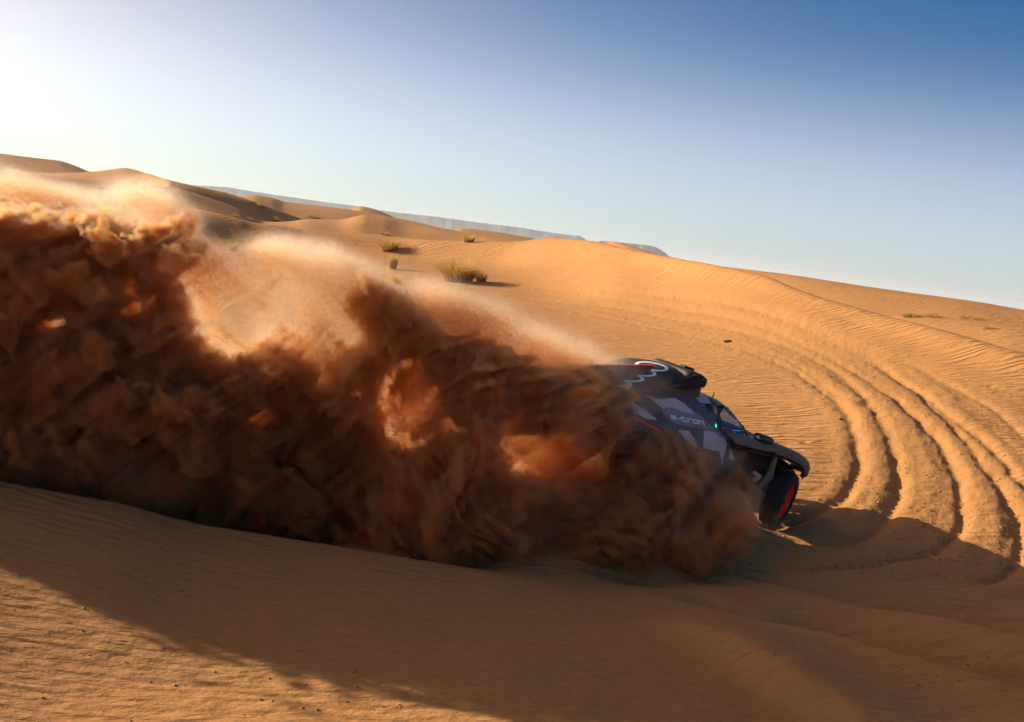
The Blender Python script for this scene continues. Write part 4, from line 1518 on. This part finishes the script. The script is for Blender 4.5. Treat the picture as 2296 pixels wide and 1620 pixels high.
for wp in (WINDOW_A, WINDOW_B):                # openings through which the sunlit dust behind is seen
    hole = 1 - .8 * blur(poly_mask(wp), 24)
    for k_ in ('left_body', 'curtain', 'fringe', 'centre_lobe'):
        MAPS[k_] *= hole
for hp, amt in HOLES:                          # thin places in the big plume where sunlit dust glows through
    MAPS['left_body'] *= 1 - amt * blur(poly_mask(hp), 12)


def fill_grid(D_LO, D_HI, VOX):
    DN = np.round((D_HI - D_LO) / VOX).astype(int) + 1
    dens = np.zeros(tuple(DN), np.float32)
    ys = (D_LO[1] + VOX * np.arange(DN[1])).astype(np.float32)
    zs = (D_LO[2] + VOX * np.arange(DN[2])).astype(np.float32)
    step = 24
    for i0 in range(0, DN[0], step):
        xs = (D_LO[0] + VOX * np.arange(i0, min(i0 + step, DN[0]))).astype(np.float32)
        x, y, z = np.meshgrid(xs, ys, zs, indexing='ij')
        x, y, z = x.ravel(), y.ravel(), z.ravel()
        fz = x * CFn[0] + y * CFn[1] + z * CFn[2]
        u = 1148 + FPX * (x * CRn[0] + y * CRn[1] + z * CRn[2]) / fz
        v = 810 - FPX * (x * CUn[0] + y * CUn[1] + z * CUn[2]) / fz
        w_ = np.hypot(x, y) - np.interp(u, SHEET[:, 0], SHEET[:, 1]).astype(np.float32)
        gz = np.interp(u, [-900, 600, 1150, 1740, 1900], [-5.0, -4.76, -4.5, -4.2, -4.15]).astype(np.float32)
        ok = (u > gu0 + 2) & (u < gu0 + gst * (GU - 3)) & (v > gv0 + 2) & (v < gv0 + gst * (GV - 3)) & (np.abs(w_) < 1.9) & (z > gz - .3)
        idx = np.nonzero(ok)[0]
        if not len(idx):
            continue
        x, y, z, u, v, w_ = x[idx], y[idx], z[idx], u[idx], v[idx], w_[idx]
        # broad folds, then a finer warp
        wa = sample(SOFT, x * .45, y * .45, z * .45)
        wb = sample(SOFT, x * .45 + 2.1, y * .45 + 1.3, z * .45 + 3.7)
        wc = sample(SOFT, x * 1.3 + 5.1, y * 1.3 + .3, z * 1.3 + 1.7)
        wd = sample(SOFT, x * 1.3 + .7, y * 1.3 + 4.3, z * 1.3 + 2.2)
        uu = u + 26 * wa + 13 * wc
        vv = v + 26 * wb + 13 * wd
        ww = w_ + .38 * wa - .3 * wb + .16 * wc
        fu = np.clip((uu - gu0) / gst, 0, GU - 2)
        fv = np.clip((vv - gv0) / gst, 0, GV - 2)
        # noise families (metres): puffs, strands falling down to the right, drapes hanging down
        xr, zr = x + .12 * wa, z + .12 * wb
        def rot(deg):
            a_ = R(deg) + .35 * wa                    # streak direction below the horizontal, wandering a little
            ca, sa = np.cos(a_), np.sin(a_)
            return xr * ca - zr * sa, xr * sa + zr * ca
        puff = sample(PUFF, xr * 1.6, y * 1.6, zr * 1.6)
        bil = sample(SOFT, xr * 2.6, y * 2.6, zr * 2.6)
        N = {'puff': .20 * puff + .55 * bil}
        s1, s2 = rot(48)
        tg = sample(TONG, s1 * .34, y * 1.5, s2 * 1.9)
        tg2 = sample(TONG, s1 * .62 + 1.3, y * 2.4, s2 * 3.6 + .7)
        N['streak'] = .80 * tg + .42 * tg2 + .10 * puff
        N['puff'] = N['puff'] + .45 * sample(TONG, s1 * .6 + 2.2, y * 1.3, s2 * 1.5 + 1.1)
        s1, s2 = rot(60)
        N['drape'] = .62 * sample(TONG, s1 * .5 + 1.7, y * 1.6, s2 * 1.9) + .45 * sample(TONG, s1 * .9 + .4, y * 2.4, s2 * 3.6) + .15 * puff
        s1, s2 = rot(35)
        N['soft'] = .8 * sample(SOFT, s1 * .35, y * .9, s2) + .15 * puff
        broad = sample(SOFT, xr * .8 + 1.1, y * .8 + 2.2, zr * .8)
        fine = sample(TONG, (xr * .68 - zr * .73) * .8 + 3.3, y * 1.9, (xr * .73 + zr * .68) * 2.1)
        grit = np.clip(1 + .75 * fine, .2, 2.2)
        grain = np.random.default_rng(i0 + 1).gamma(1.3, 1 / 1.3, len(x)).astype(np.float32)   # single grains and clots of sand
        N['soft'] = N['soft'] + .35 * fine
        for k_ in ('puff', 'streak', 'drape'):
            N[k_] = N[k_] * .92 + (.34 if k_ == 'puff' else .12) * fine + .18 * broad
        low = np.clip((v - 990) / 250, 0, 1)
        foot = np.clip((v - 700 - .33 * (u - 300)) / 220, 0, 1)
        d = np.zeros(len(x), np.float32)
        for name, b, w0, T, de, am, hard, kind in COMP:
            e2 = mapv(MAPS[name], fu, fv)
            n_ = N[kind]
            w0 = w0 - (.9 * low if name in ('curtain', 'tail', 'fringe') else 0)
            q = 1 - ((ww + (.62 * T * n_ if hard else 0) - w0) / T) ** 2
            live = (e2 > .02) & (q > -.3)
            if hard:
                s = e2 * np.clip(q, 0, 1) ** .5 - .40
                s = s + am * .55 * n_
                if name in ('left_body', 'curtain'):             # the foot of the plume is packed denser
                    s = s + .30 * foot * np.clip(e2 * 2 - .5, 0, 1)
                dd = de * np.clip(s * hard, 0, 1) ** 1.5 * np.clip(q * 3, 0, 1) * grit
            else:
                dd = de * np.clip(e2 * 1.15, 0, 1) ** 1.5 * np.clip(q, 0, 1) * np.clip(1 + am * 2 * n_, .12, 2.5)
            dd[~live] = 0
            np.maximum(d, dd, out=d) if hard else np.add(d, dd, out=d)
        g_ = np.zeros(len(ok), np.float32)
        g_[idx] = d * grain
        dens[i0:i0 + len(xs)] = g_.reshape(len(xs), DN[1], DN[2])
    print('dust field', DN, round(time.time() - T0, 1))
    return dens, DN, D_LO + VOX * (DN - 1)


def dust_tree(name, material, D_LO, D_HI, DN, VOX, threshold=None):
    """geometry nodes: read the voxel values back into a volume grid; with a threshold, its opaque heart as a mesh"""
    ng = bpy.data.node_groups.new(name, 'GeometryNodeTree')
    ng.interface.new_socket('Geometry', in_out='INPUT', socket_type='NodeSocketGeometry')
    ng.interface.new_socket('Geometry', in_out='OUTPUT', socket_type='NodeSocketGeometry')
    g = NT(ng)
    gi, go = g.n('NodeGroupInput'), g.n('NodeGroupOutput')
    vc = g.n('GeometryNodeVolumeCube')
    vc.inputs['Min'].default_value, vc.inputs['Max'].default_value = D_LO, D_HI
    for a, m_ in zip('XYZ', DN):
        vc.inputs['Resolution ' + a].default_value = int(m_)
    sub = g.n('ShaderNodeVectorMath', g.n('GeometryNodeInputPosition'), operation='SUBTRACT')
    sub.inputs[1].default_value = D_LO
    scl = g.n('ShaderNodeVectorMath', sub, operation='SCALE')
    scl.inputs['Scale'].default_value = 1 / VOX
    sx = g.n('ShaderNodeSeparateXYZ', scl)
    r3 = [g.n('FunctionNodeFloatToInt', sx.outputs[k], rounding_mode='ROUND').outputs[0] for k in range(3)]

    def I(op, a, b):
        return g.n('FunctionNodeIntegerMath', a, b, operation=op).outputs[0]
    ix = I('ADD', I('MULTIPLY', I('ADD', I('MULTIPLY', r3[0], int(DN[1])), r3[1]), int(DN[2])), r3[2])
    na = g.n('GeometryNodeInputNamedAttribute', data_type='FLOAT')
    na.inputs[0].default_value = 'density'
    si = g.n('GeometryNodeSampleIndex', data_type='FLOAT')
    g.put(si, 'Geometry', gi.outputs[0])
    g.put(si, 'Value', na.outputs[0])
    g.put(si, 'Index', ix)
    g.put(vc, 'Density', si.outputs[0])
    sm = g.n('GeometryNodeSetMaterial')
    sm.inputs['Material'].default_value = material
    if threshold:
        vm = g.n('GeometryNodeVolumeToMesh', vc.outputs[0])
        vm.inputs['Threshold'].default_value = threshold
        ss = g.n('GeometryNodeSetShadeSmooth')
        g.put(ss, 'Geometry', vm.outputs[0])
        g.put(sm, 'Geometry', ss.outputs[0])
    else:
        g.put(sm, 'Geometry', vc.outputs[0])
    g.put(go, 0, sm.outputs[0])
    return ng


m = bpy.data.materials.new('airborne_sand')
m.use_nodes = True
nt = m.node_tree
nt.nodes.clear()
pv = nt.nodes.new('ShaderNodeVolumePrincipled')
nt.links.new(pv.outputs[0], nt.nodes.new('ShaderNodeOutputMaterial').inputs['Volume'])
at_n = nt.nodes.new('ShaderNodeAttribute')
at_n.attribute_name = 'density'
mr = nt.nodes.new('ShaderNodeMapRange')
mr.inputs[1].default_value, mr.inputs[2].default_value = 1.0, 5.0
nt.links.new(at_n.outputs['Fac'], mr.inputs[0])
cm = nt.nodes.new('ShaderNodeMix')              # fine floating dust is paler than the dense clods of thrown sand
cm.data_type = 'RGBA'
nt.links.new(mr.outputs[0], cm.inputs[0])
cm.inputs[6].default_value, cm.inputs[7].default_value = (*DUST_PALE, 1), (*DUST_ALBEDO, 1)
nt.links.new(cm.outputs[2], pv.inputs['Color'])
pv.inputs['Density'].default_value = 1.0
pv.inputs['Anisotropy'].default_value = DUST_G


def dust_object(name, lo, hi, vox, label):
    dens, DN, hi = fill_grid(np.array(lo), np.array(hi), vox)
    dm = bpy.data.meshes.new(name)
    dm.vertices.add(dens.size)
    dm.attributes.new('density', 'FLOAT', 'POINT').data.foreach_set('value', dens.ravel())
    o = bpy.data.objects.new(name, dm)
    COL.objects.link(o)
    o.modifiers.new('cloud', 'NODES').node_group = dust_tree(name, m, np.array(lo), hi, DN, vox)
    tag(o, label, 'dust cloud', kind='stuff')
    return o


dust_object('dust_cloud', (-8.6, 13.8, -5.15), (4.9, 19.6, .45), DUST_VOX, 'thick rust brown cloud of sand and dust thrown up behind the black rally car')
dust_object('offscreen_dust', (-12.5, 12.4, -5.15), (-8.601, 18.2, .45), .07, 'unseen dust beyond the left edge of the thick cloud, shaped for its shadow')  # dust outside the view; its outline is shaped to place the foreground shadow
print('dust', round(time.time() - T0, 1))
